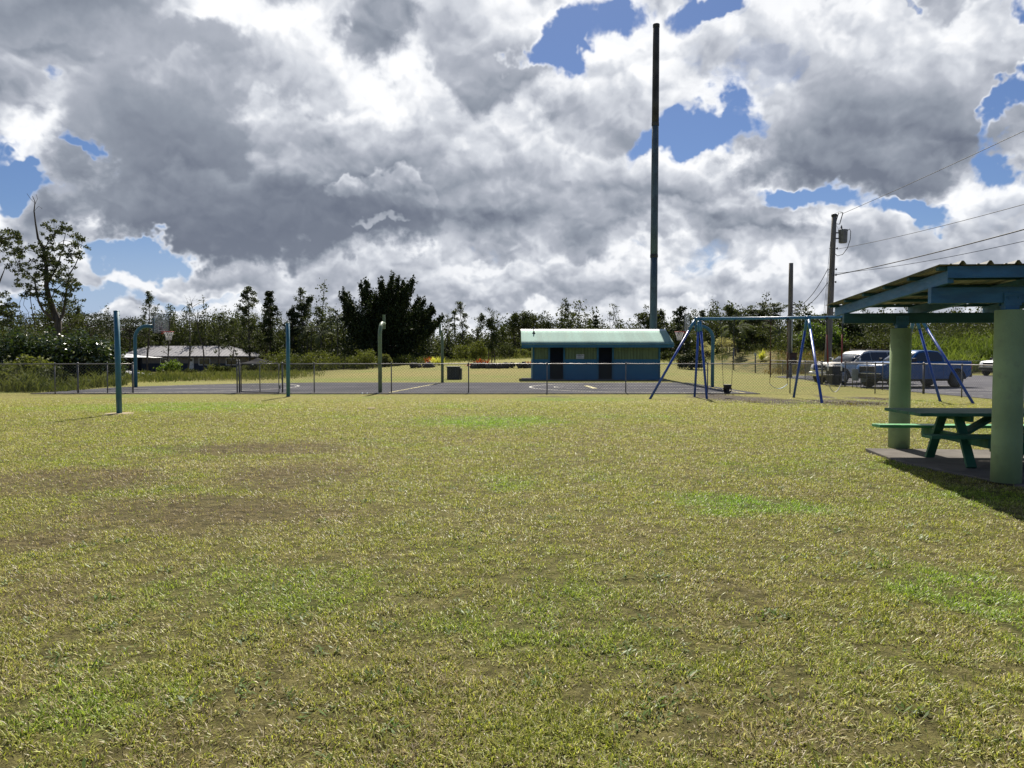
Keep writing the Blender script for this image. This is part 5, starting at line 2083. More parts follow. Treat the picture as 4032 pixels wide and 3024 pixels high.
# ---- single trees of the treeline: px, top py, width px, depth, kind, label
TL_ = [
    (578, 1146, 95, 112, 'ohia', 'slender open topped tree rising above the left basketball board'),
    (662, 1213, 80, 112, 'ohia_thin', 'thin ragged tree behind the long grey house, just right of the left hoop'),
    (738, 1190, 70, 112, 'ohia_thin', 'thin tall tree over the middle of the grey house roof'),
    (803, 1160, 40, 112, 'bare', 'bare leafless spike over the right half of the grey house roof'),
    (860, 1236, 90, 114, 'ohia', 'low dense tree over the right end of the grey house ridge'),
    (905, 1262, 80, 114, 'ohia', 'short bushy tree between the grey house and the gate'),
    (980, 1134, 110, 108, 'ohia_dense', 'tall dark column shaped tree above the dark canopy'),
    (1062, 1150, 85, 108, 'ohia_dense', 'dark twin topped tree left of the second net post'),
    (1112, 1150, 90, 108, 'ohia_dense', 'dark tall tree directly behind the top of the second net post'),
    (1150, 1222, 80, 106, 'ohia_dense', 'shorter dark tree with a leaning crown right of the second net post'),
    (1040, 1210, 120, 114, 'ohia_dense', 'broad dark tree filling the gap left of the second net post'),
    (1178, 1210, 50, 110, 'bare', 'thin bare stem right of the second net post'),
    (1196, 1133, 95, 108, 'ohia', 'tall grey green tree midway between net post and big dark tree'),
    (1175, 1185, 60, 112, 'ohia_thin', 'thin companion stem leaning beside the tall grey green tree'),
    (1286, 1212, 85, 106, 'ohia', 'modest grey green tree next to the palms'),
    (1262, 1205, 30, 112, 'bare', 'bare forked twig tree by the palms'),
    (1758, 1240, 80, 110, 'ohia_thin', 'ragged tree just right of the far bent post'),
    (1705, 1262, 110, 108, 'ohia', 'low dark tree against the right flank of the big dark tree'),
    (1786, 1225, 40, 116, 'bare', 'bare twisting branches right of the big dark tree'),
    (1828, 1195, 75, 108, 'ohia', 'tallest slender tree between the big dark tree and the restroom'),
    (1800, 1228, 70, 110, 'ohia', 'slim tree immediately left of the tallest slender one'),
    (1868, 1240, 80, 106, 'ohia', 'right hand tree of the trio left of the restroom'),
    (1968, 1210, 95, 110, 'ohia_thin', 'open topped pale tree with a bare leader left of the restroom'),
    (1936, 1262, 62, 80, 'pillar', 'narrow nearly black pillar tree with twin thin trunks'),
    (2052, 1222, 110, 104, 'broad', 'leafy broad tree touching the left end of the restroom roof'),
    (2108, 1240, 130, 106, 'broad', 'wide spreading dark tree above the left part of the restroom roof'),
    (2176, 1230, 30, 112, 'bare', 'spindly bare tree above the restroom roof'),
    (2221, 1186, 60, 110, 'ohia', 'tall thin spire tree above the restroom roof'),
    (2252, 1235, 100, 112, 'ohia', 'bushy tree at the right foot of the spire tree'),
    (2306, 1238, 60, 112, 'ohia_thin', 'light thin tree above the middle of the restroom roof'),
    (2345, 1232, 30, 108, 'conifer', 'small narrow conifer above the middle of the restroom roof'),
    (2402, 1228, 100, 112, 'ohia_thin', 'ragged pale tree right of the small conifer'),
    (2458, 1195, 85, 108, 'ohia_thin', 'airy round topped tree left of the very tall steel pole'),
    (2545, 1228, 90, 108, 'broad', 'leafy tree directly left of the tall steel pole'),
    (2612, 1232, 90, 110, 'ohia_dense', 'dark pointed tree directly right of the tall steel pole'),
    (2672, 1212, 80, 108, 'ohia_dense', 'dark tree behind the net of the right basketball hoop'),
    (2690, 1204, 30, 112, 'bare', 'bare spire beside the right basketball board'),
    (2785, 1225, 85, 112, 'ohia', 'open tree behind the left end of the swing beam'),
    (2898, 1206, 85, 86, 'ohia_dense', 'dark tree with bare lower trunk on the far lawn behind the bucket swing'),
    (2962, 1222, 110, 96, 'umbrella', 'flat topped tree left of the open crowned tree behind the swings'),
    (3030, 1196, 140, 96, 'umbrella2', 'open wide crowned tree with layered branches left of the short wooden pole'),
    (2970, 1300, 120, 92, 'broad', 'low brownish tree under the flat topped tree'),
    (3135, 1275, 60, 104, 'ohia_dense', 'small dark tree right of the short wooden pole'),
    (3177, 1222, 52, 98, 'conifer', 'pointed conifer showing above the middle of the swing beam'),
    (3235, 1238, 130, 110, 'umbrella', 'flat crowned tree behind the transformer pole'),
    (3232, 1288, 170, 82, 'fresh', 'rounded bright green tree left of the transformer pole'),
    (3335, 1280, 130, 84, 'dark_broad', 'dark green layered tree right of the red swing chains'),
    (3395, 1196, 70, 108, 'ohia_thin', 'thin tree seen through the gap under the shelter roof'),
    (3470, 1240, 60, 108, 'ohia_thin', 'ragged tree just left of the shelter column under the roof'),
    (3640, 1216, 90, 112, 'ohia', 'round topped tree seen between the two shelter columns'),
    (3720, 1238, 100, 112, 'ohia', 'low tree beneath the shelter roof left of the near column'),
    (3880, 1215, 150, 110, 'ohia', 'bushy tree seen beside the top of the near shelter column'),
    (250, 1190, 150, 84, 'broad', 'leafy tree with bare twigs on top behind the first net post'),
    (305, 1212, 60, 88, 'ohia', 'small open tree between leafy tree and first net post'),
    (352, 1232, 210, 118, 'umbrella3', 'flat topped spreading tree behind the first net post'),
    (505, 1255, 200, 124, 'umbrella3', 'flat topped trees mass behind the left hoop pole'),
    (395, 1220, 40, 120, 'bare', 'tiny bare twigs above the flat topped tree'),
]
for i, (px, py, wpx, Y, kind, lab) in enumerate(TL_):
    h_ = top_h(px, py, Y)
    w_ = wpx / F * Y
    loc = at(px, Y)
    sd = 100 + i
    if kind == 'ohia':
        ohia(h_, w_ * 1.1, sd, cn=30).finish('slender_tree', lab, 'tree', loc, 'leaf_ohia', group='trees of the far treeline')
    elif kind == 'ohia_thin':
        ohia(h_, w_, sd, ls=.18, cn=15, gaps=.28).finish('slender_tree', lab, 'tree', loc, 'leaf_ohia', 'trunkgrey', group='trees of the far treeline')
    elif kind == 'ohia_dense':
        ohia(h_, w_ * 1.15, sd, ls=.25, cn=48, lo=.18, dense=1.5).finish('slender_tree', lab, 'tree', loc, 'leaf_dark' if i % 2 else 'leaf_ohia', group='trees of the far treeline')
    elif kind == 'pillar':
        g = ohia(h_, w_ * 1.1, sd, ls=.17, cn=60, lo=.30, dense=1.9)
        for dx in (-.25, .22):
            branch_mesh(g.wood, [np.array([dx * 1.6, 0, -.2]), np.array([dx, 0, h_ * .35]), np.array([0, 0, h_ * .6])], .06, .04, 5)
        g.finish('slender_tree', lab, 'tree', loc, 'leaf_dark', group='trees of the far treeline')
    elif kind == 'bare':
        g = bare(h_, sd)
        g.finish('bare_tree', lab, 'tree', loc, 'leaf_ohia', 'trunkgrey', group='trees of the far treeline', wood='branches')
    elif kind == 'broad':
        broad(h_, w_ * 1.1, sd).finish('leafy_tree', lab, 'tree', loc, 'leaf_wood', group='trees of the far treeline')
    elif kind == 'dark_broad':
        broad(h_, w_ * 1.1, sd, lo=.1, lumps=44).finish('leafy_tree', lab, 'tree', loc, 'leaf_dark', group='trees of the far treeline')
    elif kind == 'fresh':
        broad(h_, w_ * 1.05, sd, lo=.05, lumps=60, cn=100, ls=.22).finish('leafy_tree', lab, 'tree', loc, 'leaf_fresh', group='trees of the far treeline')
    elif kind.startswith('umbrella'):
        umbrella(h_, w_ * 1.05, sd, tiers=4 if kind == 'umbrella2' else 3, ls=.2 if kind == 'umbrella2' else .26).finish('flat_topped_tree', lab, 'tree', loc, 'leaf_dark' if kind == 'umbrella3' else 'leaf_ohia', group='trees of the far treeline')
    elif kind == 'conifer':
        conifer(h_, w_ * 1.1, sd).finish('conifer', lab, 'tree', loc, 'leaf_dark', group='trees of the far treeline')

for i, (px, py, Y, fl, lab) in enumerate([(1326, 1212, 104, 2.3, 'palm with a drooping head left of the big dark tree'), (1345, 1262, 106, 2.1, 'shorter palm tucked against the big dark tree'),
                                          (1222, 1275, 104, 2.6, 'palm fronds spreading between the second net post and the first palm'), (1262, 1290, 102, 2.4, 'low palm near the foot of the tall palms'),
                                          (2905, 1268, 90, 2.6, 'broad palm behind the bucket swing chains'), (3075, 1300, 92, 2.4, 'palm left of the short wooden pole')]):
    palm_finish(palm(top_h(px, py, Y), 300 + i, fl), lab, at(px, Y), i * .7)

# ---- the big dark tree
g = Veg(501)
r = g.rng
BYD = 94
bl = at(1508, BYD)
Hbig = top_h(1560, 1092, BYD)
plumes = []
spec = [(-170, 1142), (-152, 1170), (-140, 1215), (-95, 1118), (-75, 1150), (-60, 1112), (-30, 1165), (-12, 1112), (6, 1112), (20, 1160), (48, 1092), (58, 1100), (38, 1125), (75, 1108), (92, 1142), (128, 1107),
        (108, 1130), (140, 1178), (165, 1185), (188, 1205), (205, 1222), (150, 1230), (228, 1262), (214, 1285), (190, 1300), (230, 1250), (-120, 1200), (-160, 1250), (-120, 1275), (100, 1190), (60, 1170), (-40, 1200), (0, 1200), (180, 1250), (-100, 1250), (-60, 1250), (40, 1240), (110, 1250), (150, 1290)]
for (dxp, tpy) in spec:
    tip = np.array([dxp / F * BYD, r.uniform(-2.2, 2.2), top_h(1508, tpy, BYD)])
    s0 = np.array([r.normal() * .5, r.normal() * .5, 0.4])
    m1 = np.array([tip[0] * .35, tip[1] * .5, tip[2] * .42])
    m2 = np.array([tip[0] * .72, tip[1] * .8, tip[2] * .74])
    branch_mesh(g.wood, [s0, m1, m2, tip], .14, .02, 5)
    K = 12
    for k in range(K):
        u = .22 + .78 * (k + .5) / K
        if u < .5:
            p = m1 + (m2 - m1) * (u - .2) / .35
        else:
            p = m2 + (tip - m2) * (u - .5) / .5
        rad_ = .9 * (1 - u) + .2
        t0 = r.uniform(0, .5)
        for _ in range(2):
            g.cluster(p + r.normal(size=3) * rad_ * .35, rad_, 60, .28, t0, squash=1.1)
    for k in range(5):
        g.cluster(tip + np.array([r.normal() * .14, r.normal() * .14, -.2 + .18 * k]), .24 - .03 * k, 12, .22, .3, squash=1.3)
for i in range(230):
    a_, q_ = r.random() * PI, math.sqrt(r.random())
    p = np.array([math.cos(a_) * q_ * 5.0 + .3, r.normal() * 1.3, .5 + math.sin(a_) * q_ * Hbig * .70])
    g.cluster(p, r.uniform(.7, 1.2), 46, .28, r.uniform(0, .5))
for i in range(70):
    p = np.array([r.normal() * 2.2, r.normal() * 1.8, r.uniform(.3, Hbig * .55)])
    g.cluster(p, 1.3, 60, .34, 0.0)
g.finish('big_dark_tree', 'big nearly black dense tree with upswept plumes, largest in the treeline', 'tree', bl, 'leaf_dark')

# ---- foreground trees at the far left
g = Veg(601)
r = g.rng
Y0 = 52.0
loc = at(232, Y0)


def lp(px, py, dy=0.0):
    p = P(px, py, Y0)
    return np.array([p.x - loc.x, dy, p.z - loc.z])


main = [lp(234, 1420), lp(228, 1330), lp(222, 1270, .2), lp(205, 1225, .2), lp(196, 1180), lp(186, 1130, -.1), lp(192, 1080, -.2), lp(178, 1020), lp(172, 975), lp(150, 940), lp(140, 880), lp(134, 830), lp(138, 795), lp(128, 772)]
g.wood.tube(main, [.27, .25, .225, .19, .165, .15, .13, .105, .09, .075, .05, .04, .03, .015], 9, caps=False)
limbs = [
    ([lp(222, 1290), lp(240, 1230, .3), lp(243, 1180, .4), lp(246, 1130, .5), lp(258, 1080, .4), lp(280, 1040, .5), lp(300, 1000, .4), lp(296, 960, .4)], .17),
    ([lp(212, 1262), lp(185, 1225, -.4), lp(170, 1190, -.5), lp(160, 1140, -.5), lp(150, 1100, -.4), lp(120, 1075, -.4), lp(90, 1055, -.3)], .15),
    ([lp(192, 1110), lp(212, 1040, .5), lp(222, 985, .6), lp(228, 940, .7), lp(238, 900, .7)], .10),
    ([lp(186, 1060), lp(150, 1010, .5), lp(110, 985, .6), lp(70, 975, .6)], .07),
    ([lp(243, 1190), lp(270, 1160, -.5), lp(298, 1140, -.6)], .06),
    ([lp(172, 985), lp(196, 930, .2), lp(218, 900, .3)], .06),
    ([lp(196, 1190), lp(225, 1150, -.3), lp(262, 1120, -.5), (lp(300, 1110, -.6))], .06),
    ([lp(140, 1290), lp(128, 1230), lp(120, 1180), lp(116, 1140), lp(122, 1110)], .06),
    ([lp(120, 1290), lp(95, 1250), lp(76, 1222), lp(78, 1190), lp(88, 1170)], .035),
    ([lp(118, 1285), (lp(112, 1230)), lp(92, 1200), lp(100, 1160)], .03),
    ([lp(242, 1300), lp(275, 1275, .2), lp(305, 1255, .3)], .07),
    ([lp(134, 832), lp(152, 812), lp(166, 822)], .02), ([lp(138, 800), lp(122, 785), lp(106, 762)], .02), ([lp(136, 810), lp(148, 782), lp(142, 765)], .018),
    ([lp(205, 985), lp(214, 950), lp(212, 860)], .02)]
for pts, r0 in limbs:
    branch_mesh(g.wood, pts, r0 * .62, .012, 6)
for (px, py, rx, ry, n_) in [(238, 895, 45, 22, 9), (215, 905, 25, 18, 5), (205, 950, 30, 45, 12), (292, 945, 30, 30, 9), (278, 985, 32, 28, 9), (110, 985, 60, 25, 12), (70, 1005, 30, 30, 7), (165, 985, 38, 35, 9),
                             (165, 1040, 60, 40, 18), (75, 1045, 30, 25, 6), (228, 1030, 45, 35, 14), (290, 1000, 22, 25, 5), (115, 1120, 40, 30, 10), (95, 1075, 25, 20, 5), (200, 1085, 45, 35, 14), (250, 1075, 40, 30, 9),
                             (285, 1130, 28, 16, 7), (262, 1115, 30, 22, 8), (190, 1150, 35, 30, 9), (240, 1165, 40, 22, 9), (205, 1195, 30, 25, 7), (270, 1190, 25, 15, 4), (125, 1160, 30, 14, 5), (140, 1080, 25, 20, 6), (180, 1000, 30, 22, 5)]:
    for k in range(int(n_ * 1.3)):
        a = r.random() * 2 * PI
        q = math.sqrt(r.random())
        c = lp(px + math.cos(a) * rx * q, py + math.sin(a) * ry * q, r.normal() * .7)
        g.cluster(c, .2, 34, .155, squash=.7)
        j = r.integers(0, len(main))
        if r.random() < .4:
            nb = min((pt_ for pts, _ in limbs for pt_ in pts), key=lambda v: float(np.linalg.norm(v - c)))
            branch_mesh(g.wood, [nb, (nb + c) / 2 + r.normal(size=3) * .08, c], .022, .007, 3)
g.finish('gnarled_tree', 'tall gnarled tree with sparse leaf clumps and a bare crooked top, far left', 'tree', loc, 'leaf_ohia')

g = Veg(602)
r = g.rng
Y0 = 46.0
loc = at(-150, Y0)
branch_mesh(g.wood, [lp(-150, 1420), lp(-130, 1250), lp(-110, 1100, .2), lp(-70, 980), lp(-20, 930), lp(40, 945)], .28, .03, 8)
branch_mesh(g.wood, [lp(-130, 1250), lp(-60, 1200, .3), lp(-10, 1130), lp(10, 1080), (lp(22, 1050))], .1, .012, 6)
branch_mesh(g.wood, [lp(-130, 1250), lp(-60, 1230, .3), lp(0, 1210), lp(40, 1190)], .1, .02, 6)
for (px, py, rx, ry, n_) in [(10, 925, 50, 24, 16), (55, 935, 28, 16, 8), (20, 955, 40, 14, 7), (-60, 920, 60, 45, 22), (-40, 1010, 50, 30, 12), (10, 1190, 30, 30, 10), (30, 1225, 35, 30, 14), (-10, 1260, 50, 40, 22), (35, 1270, 25, 25, 9), (-80, 1150, 60, 60, 30), (-10, 1160, 14, 10, 4)]:
    for k in range(n_):
        a = r.random() * 2 * PI
        q = math.sqrt(r.random())
        g.cluster(lp(px + math.cos(a) * rx * q, py + math.sin(a) * ry * q, r.normal() * .6), .19, 30, .15, squash=.7)
g.finish('gnarled_tree', 'leafy tree cut by the left picture edge, branches reaching in above and below', 'tree', loc, 'leaf_ohia')

# big-leaved glossy bushes
for i, (px, Y, tpy, wpx, lab) in enumerate([(60, 44, 1300, 210, 'glossy big leaved bush at the far left, in front of the neighbour roof'), (200, 45, 1282, 230, 'glossy big leaved bush beneath the gnarled tree'),
                                            (330, 46, 1300, 210, 'glossy big leaved bush just left of the first net post'), (412, 47, 1335, 120, 'glossy big leaved bush half behind the first net post')]):
    h_ = top_h(px, tpy, Y)
    w_ = wpx / F * Y
    g = shrub(w_ * 1.15, h_, 700 + i, ls=.20, lumps=46, cn=70, flat=.45)
    g.aspect = .75
    g.finish('glossy_bush', lab, 'bush', at(px, Y), 'leaf_big', group='glossy big leaved bushes at the left', crown='foliage', wood='stems')
# rounded shrubs
SHR = [
    (120, 38, 1392, 200, 'leaf_olive', 'mid green mound shaped bush below the glossy bushes, left of the fence bend'), (20, 36, 1430, 190, 'leaf_weed', 'pale tangled bush behind the fence at the left edge'), (195, 37, 1440, 130, 'leaf_wood', 'dark tangled bush against the left fence post'),
    (1105, 82, 1378, 150, 'leaf_olive', 'olive bush just right of the dark canopy'), (1185, 84, 1385, 130, 'leaf_wood', 'dark low bush behind the second net post'), (1262, 82, 1372, 150, 'leaf_olive', 'rounded olive bush halfway to the big dark tree'),
    (1340, 86, 1385, 120, 'leaf_wood', 'dull green bush below the palms'), (1448, 78, 1374, 130, 'leaf_olive', 'bright olive rounded bush left of the near bent post'), (1400, 80, 1400, 90, 'leaf_olive', 'small olive bush in front of the big dark tree, on its left side'),
    (1512, 82, 1395, 60, 'leaf_weed', 'pale green plant right of the near bent post'), (1830, 92, 1352, 90, 'leaf_olive', 'loose olive bush behind the far bent post'), (1884, 86, 1335, 85, 'leaf_olive', 'upright loose shrub left of the pillar tree'),
    (1985, 90, 1350, 110, 'leaf_wood', 'grey green domed bush right of the pillar tree'), (2058, 90, 1375, 90, 'leaf_olive', 'low dull bush against the restroom, on its left'), (1620, 88, 1400, 140, 'leaf_olive', 'low mixed green bush under the right side of the big dark tree'),
    (2725, 74, 1380, 110, 'leaf_dark', 'dark mounded bush beside the red ti plants right of the restroom'), (2640, 90, 1385, 90, 'leaf_wood', 'dull bush behind the right end of the restroom'), (2790, 94, 1370, 120, 'leaf_wood', 'dark undergrowth bush behind the left swing legs'),
    (2960, 90, 1370, 130, 'leaf_wood', 'brownish bush behind the rusty swing chains'), (3060, 90, 1362, 130, 'leaf_wood', 'grey green bush left of the meter box'), (3160, 88, 1350, 120, 'leaf_wood', 'grey green bush right of the meter box pole'),
    (3290, 80, 1340, 120, 'leaf_wood', 'dull bush right of the transformer pole foot'), (3470, 82, 1318, 140, 'leaf_wood', 'grey green bush above the beige car'), (3560, 84, 1315, 110, 'leaf_wood', 'grey green bush behind the far shelter column'),
    (560, 78, 1470, 90, 'leaf_olive', 'low vine bush beside the crumpled grey tarp'), (850, 98, 1432, 90, 'leaf_olive', 'round garden bush in front of the grey house'), (905, 98, 1440, 60, 'leaf_wood', 'small bush in front of the right windows of the grey house'),
    (745, 100, 1452, 50, 'leaf_wood', 'small bush below the white door of the grey house'), (980, 92, 1440, 120, 'leaf_weed', 'pale weedy bush beneath the dark canopy')]
for i, (px, Y, tpy, wpx, lf, lab) in enumerate(SHR):
    h_ = max(.6, top_h(px, tpy, Y))
    w_ = wpx / F * Y
    shrub(w_ * 1.1, h_, 800 + i, ls=.17, lumps=24, cn=80).finish('bush', lab, 'bush', at(px, Y), lf, group='bushes along the edge of the park', crown='foliage', wood='stems')
g = shrub(3.0, top_h(670, 1415, 96), 870, ls=.3, lumps=16, cn=50)
g.finish('young_tree', 'fresh green young tree standing in front of the grey house', 'tree', at(672, 96), 'leaf_fresh', crown='crown', wood='trunk')

# white flowering shrubs
for i, (px, Y, tpy, wpx, lab) in enumerate([(2868, 92, 1326, 100, 'cream flowering bush behind the bucket swing, largest of three'), (2778, 92, 1345, 30, 'small cream flowering bush between the left swing legs'), (2795, 90, 1358, 34, 'low cream flowering bush beside the basketball pole')]):
    h_ = top_h(px, tpy, Y)
    w_ = wpx / F * Y
    g = Veg(880 + i)
    for k in range(5):
        p, _ = curve_pts(g.rng, (g.rng.normal() * .2, 0, -.1), (g.rng.normal() * .4, g.rng.normal() * .3, 1), h_ * .7, 3, .15, .1)
        branch_mesh(g.wood, p, .05, .02, 5)
    n_ = 26 if wpx > 60 else 8
    for k in range(n_):
        a = g.rng.random() * 2 * PI
        q = math.sqrt(g.rng.random())
        p = np.array([math.cos(a) * q * w_ * .5, math.sin(a) * q * .8, h_ * (.45 + .5 * g.rng.random() * math.sqrt(1 - q * q * .7))])
        g.cluster(p, .36, 55, .15, squash=.8)
    o = g.finish('flowering_bush', lab, 'bush', at(px, Y), 'leaf_cream', group='cream flowering bushes', crown='flowers', wood='stems')

# red / yellow garden plants and rock beds
def tuft(w, h, seed, n=90, ls=.5):
    g = Veg(seed)
    r = g.rng
    Q, T = [], []
    for k in range(max(3, int(w * 4))):
        c = np.array([r.uniform(-.5, .5) * w, r.normal() * .18, 0])
        t0 = r.uniform(0, .6)
        for j in range(n // 3):
            az = r.random() * 2 * PI
            el = r.uniform(.3, 1.45)
            d = np.array([math.cos(az) * math.cos(el), math.sin(az) * math.cos(el), math.sin(el)])
            L = h * r.uniform(.5, 1.05)
            sd = np.array([-math.sin(az), math.cos(az), 0]) * .045
            m_ = c + d * L * .6
            e = c + d * L + np.array([0, 0, -.15 * L])
            Q.append([c, m_ - sd, e, m_ + sd])
            T.append(min(1, t0 + r.random() * .5))
    return np.array(Q), np.array(T)


RED = [(1912, 1447, 62, 1402, 'leaf_red', 'orange red spiky plants in the largest rock bed'), (1852, 1442, 26, 1424, 'leaf_red', 'reddish spiky plant at the left end of the rock beds'), (1932, 1447, 46, 1428, 'leaf_red', 'dark red low plants right of the orange ones'),
       (2078, 1446, 26, 1414, 'leaf_red', 'red spiky plant beside the left wall of the restroom'), (1700, 1438, 40, 1395, 'leaf_red', 'small red plants left of the far bent post'), (1722, 1440, 40, 1388, 'leaf_yellow', 'pale variegated plant beside the far bent post'),
       (1345, 1432, 26, 1404, 'leaf_yellow', 'yellow croton plant below the palms'), (1372, 1434, 22, 1412, 'leaf_yellow', 'small yellow croton plant right of the larger one'),
       (2690, 1438, 36, 1402, 'leaf_red', 'orange red ti plants right of the restroom'), (2715, 1440, 50, 1412, 'leaf_red', 'deep red ti plants in front of the dark mounded bush'), (3000, 1420, 20, 1362, 'leaf_yellow', 'slim yellow green plant behind the rusty swing chains')]
for i, (px, by, wpx, tpy, lf, lab) in enumerate(RED):
    b = HIT(px, by)
    h_ = (by - tpy) / F * b.y
    w_ = wpx / F * b.y
    Q, T = tuft(w_, h_, 900 + i)
    o = thing('spiky_plant', b, lab, 'plant', 'coloured garden plants on the far lawn')
    quads('leaves', Q + np.array(b), lf, tint=T, parent=o)
for i, (px, by, wpx, lab) in enumerate([(1868, 1449, 26, 'small dark rock bed at the left end of the row'), (1912, 1450, 84, 'widest dark rock bed under the orange plants'), (1968, 1450, 60, 'dark rock bed of low plants left of the middle gap'), (2008, 1449, 44, 'dark rock bed topped with pale stones'),
                                        (2068, 1449, 66, 'dark rock bed beside the restroom wall'), (1662, 1448, 90, 'dark hedge bed left of the far bent post'), (2720, 1447, 90, 'dark rock bed under the red ti plants')]):
    b = HIT(px, by)
    w_ = wpx / F * b.y
    r = np.random.default_rng(950 + i)
    bm = bmesh.new()
    for k in range(int(6 + w_ * 7)):
        m_ = Matrix.Translation((r.uniform(-.5, .5) * w_, r.normal() * .25, r.uniform(.05, .32))) @ Matrix.Rotation(r.random() * 6, 4, 'Z')
        q = bmesh.ops.create_icosphere(bm, subdivisions=2, radius=r.uniform(.14, .27), matrix=m_)
        for v in q['verts']:
            v.co += v.normal * 0 + Vector(mnoise.noise_vector(v.co * 5 + Vector((i, k, 0)))) * .06
    me = bpy.data.meshes.new('rock_bed')
    bm.to_mesh(me)
    bm.free()
    me.materials.append(M['rock'])
    o = bpy.data.objects.new('rock_bed', me)
    o.location = b
    C.objects.link(o)
    tag(o, lab, 'rock bed', 'rock beds on the far lawn')

# weeds, cane grass
r = np.random.default_rng(31)


def scatter(n, y0, y1, a0, a1, test=None):
    """points between picture columns a0..a1 and depths y0..y1"""
    Y = r.uniform(y0, y1, n)
    X = (r.uniform(a0, a1, n) - 2016) / F * Y
    if test is not None:
        k = test(X, Y)
        X, Y = X[k], Y[k]
    return X, Y


X, Y = scatter(20000, 45, 80, 250, 1290, lambda x, y: (r.random(len(x)) < np.clip((1290 - (x / y * F + 2016)) / 260, 0, 1)) & (y > 46.5 + np.clip((x + 19) * 2.2, 0, 60) + 2.5 * np.sin(x * .9) + r.normal(size=len(x)) * 1.5))
blades('tall_weeds', 'tall pale weeds growing between the court and the grey house', 'weeds', X, Y, .48, .045, 'leaf_weed', seed=3)
X, Y = scatter(9000, 33.2, 46, -200, 500, lambda x, y: x < -20.5 + (y < 36) * .9)
blades('fence_weeds', 'tangled weeds growing behind the left fence', 'weeds', X, Y, .7, .04, 'leaf_weed', lean=(.3, 1.0), seed=4)
X, Y = scatter(8000, 72, 98, 250, 1150)
blades('meadow_weeds', 'dry meadow weeds in front of the grey house', 'weeds', X, Y, .32, .05, 'leaf_dry', seed=5)
X, Y = scatter(24000, 66, 90, 3560, 4500, lambda x, y: y > 64 + (x < 36) * 3)
blades('cane_grass', 'tall bright green cane grass covering the bank at the right', 'grass', X, Y, 1.9, .085, 'leaf_cane', lean=(.2, 1.1), seed=6, vary=1.3)
X, Y = scatter(19000, 64, 92, 2960, 3640, lambda x, y: r.random(len(x)) < np.clip((x / y * F + 2016 - 3000) / 200, 0, 1))
blades('bank_weeds', 'brownish scrub grass on the slope behind the parked cars', 'weeds', X, Y, .55, .06, 'leaf_dry', lean=(.2, .9), seed=7)
X, Y = scatter(5000, 66, 92, 3060, 3640)
blades('bank_greens', 'green weeds dotted over the brown slope', 'weeds', X, Y, .6, .07, 'leaf_weed', lean=(.2, .9), seed=8)
X, Y = scatter(7000, 84, 98, 1600, 3050)
blades('lawn_edge_weeds', 'long grass at the foot of the far treeline', 'weeds', X, Y, .55, .05, 'leaf_weed', lean=(.2, .8), seed=9)
cen, siz = [], []
for i in range(260):
    Y = r.uniform(78, 96)
    px = r.uniform(3050, 4400)
    X = (px - 2016) / F * Y
    c0 = np.array([X, Y, hgt(X, Y) + r.uniform(.2, 1.6 if px < 3560 else 2.6)])
    cen.append(c0 + r.normal(size=(60, 3)) * np.array([.55, .5, .38]))
    siz.append(r.uniform(.15, .34, 60))
tag(quads('bank_scrub', leaf_quads(np.concatenate(cen), np.concatenate(siz), 0, .7, r), 'leaf_wood', kind='stuff'), 'grey green scrub crowning the slope at the right', 'scrub')

# dry clippings and clods on the worn patches under the swings
X, Y = [], []
for (px, py, rx, ry) in ((2850, 1564, 110, 11), (3030, 1578, 110, 10), (3330, 1588, 200, 11), (3440, 1570, 70, 8)):
    for k in range(500):
        a, q = r.random() * 2 * PI, math.sqrt(r.random())
        p = G(px + math.cos(a) * rx * q, py + math.sin(a) * ry * q)
        X.append(p.x)
        Y.append(p.y)
blades('dry_clippings', 'dry grass clippings around the worn dirt below the swings', 'clippings', np.array(X), np.array(Y), .11, .03, 'leaf_dry', lean=(.6, 1.3), seed=10)

# ================================================================== houses
HYD = 119.0
A, B, Cc = P(455, 1402, HYD), P(975, 1402, HYD), P(1057, 1403, 130)
D = A + (Cc - B)
ze = A.z
zr = P(740, 1362, 124.5).z
R1, R2 = P(582, 1362, 124.5), P(905, 1362, 124.5)
for v in (A, B, Cc, D):
    v.z = ze
R1.z = R2.z = zr
hb = thing('house', ((A.x + Cc.x) / 2, 124, -1), 'long low grey house with a pale hipped metal roof behind the court', 'house', 'houses around the park')


def roof_face(mb, pts, seam=.45):
    mb.poly(pts, thick=.06)


for pts, nm in (([A, B, R2, R1], 'roof'), ([B, Cc, R2], 'roof'), ([Cc, D, R1, R2], 'roof'), ([D, A, R1], 'roof')):
    mb = MB()
    mb.poly(pts, thick=.06)
    # standing ribs
    e0, e1 = Vector(pts[0]), Vector(pts[1])
    nrm = (Vector(pts[1]) - Vector(pts[0])).cross(Vector(pts[2]) - Vector(pts[0])).normalized()
    if nrm.z < 0:
        nrm = -nrm
    ux = (e1 - e0).normalized()
    vy = nrm.cross(ux)
    if vy.z < 0:
        vy = -vy
    L = (e1 - e0).length
    q2 = [((Vector(p) - e0).dot(ux), (Vector(p) - e0).dot(vy)) for p in pts]
    k = .5
    while k < L:
        hi = 0
        m_ = len(q2)
        for i in range(m_):
            (xa, ya), (xb, yb) = q2[i], q2[(i + 1) % m_]
            if (xa - k) * (xb - k) < 0:
                hi = max(hi, ya + (yb - ya) * (k - xa) / (xb - xa))
        if hi > .2:
            mb.beam(e0 + ux * k + nrm * .02, e0 + ux * k + vy * (hi - .03) + nrm * .012, .05, .035, up=nrm)
        k += .6
    mb.build(nm, 'hroof', hb, recalc=False)
gzh = -1.0
ins = .5
W0, W1 = P(560, 1402, HYD + .6), P(968, 1402, HYD + .6)
WY = HYD + .6
zs = P(700, 1431, WY).z
mb = MB()
mb.box2((W0.x, WY, zs), (W1.x, WY + .15, ze - .02))
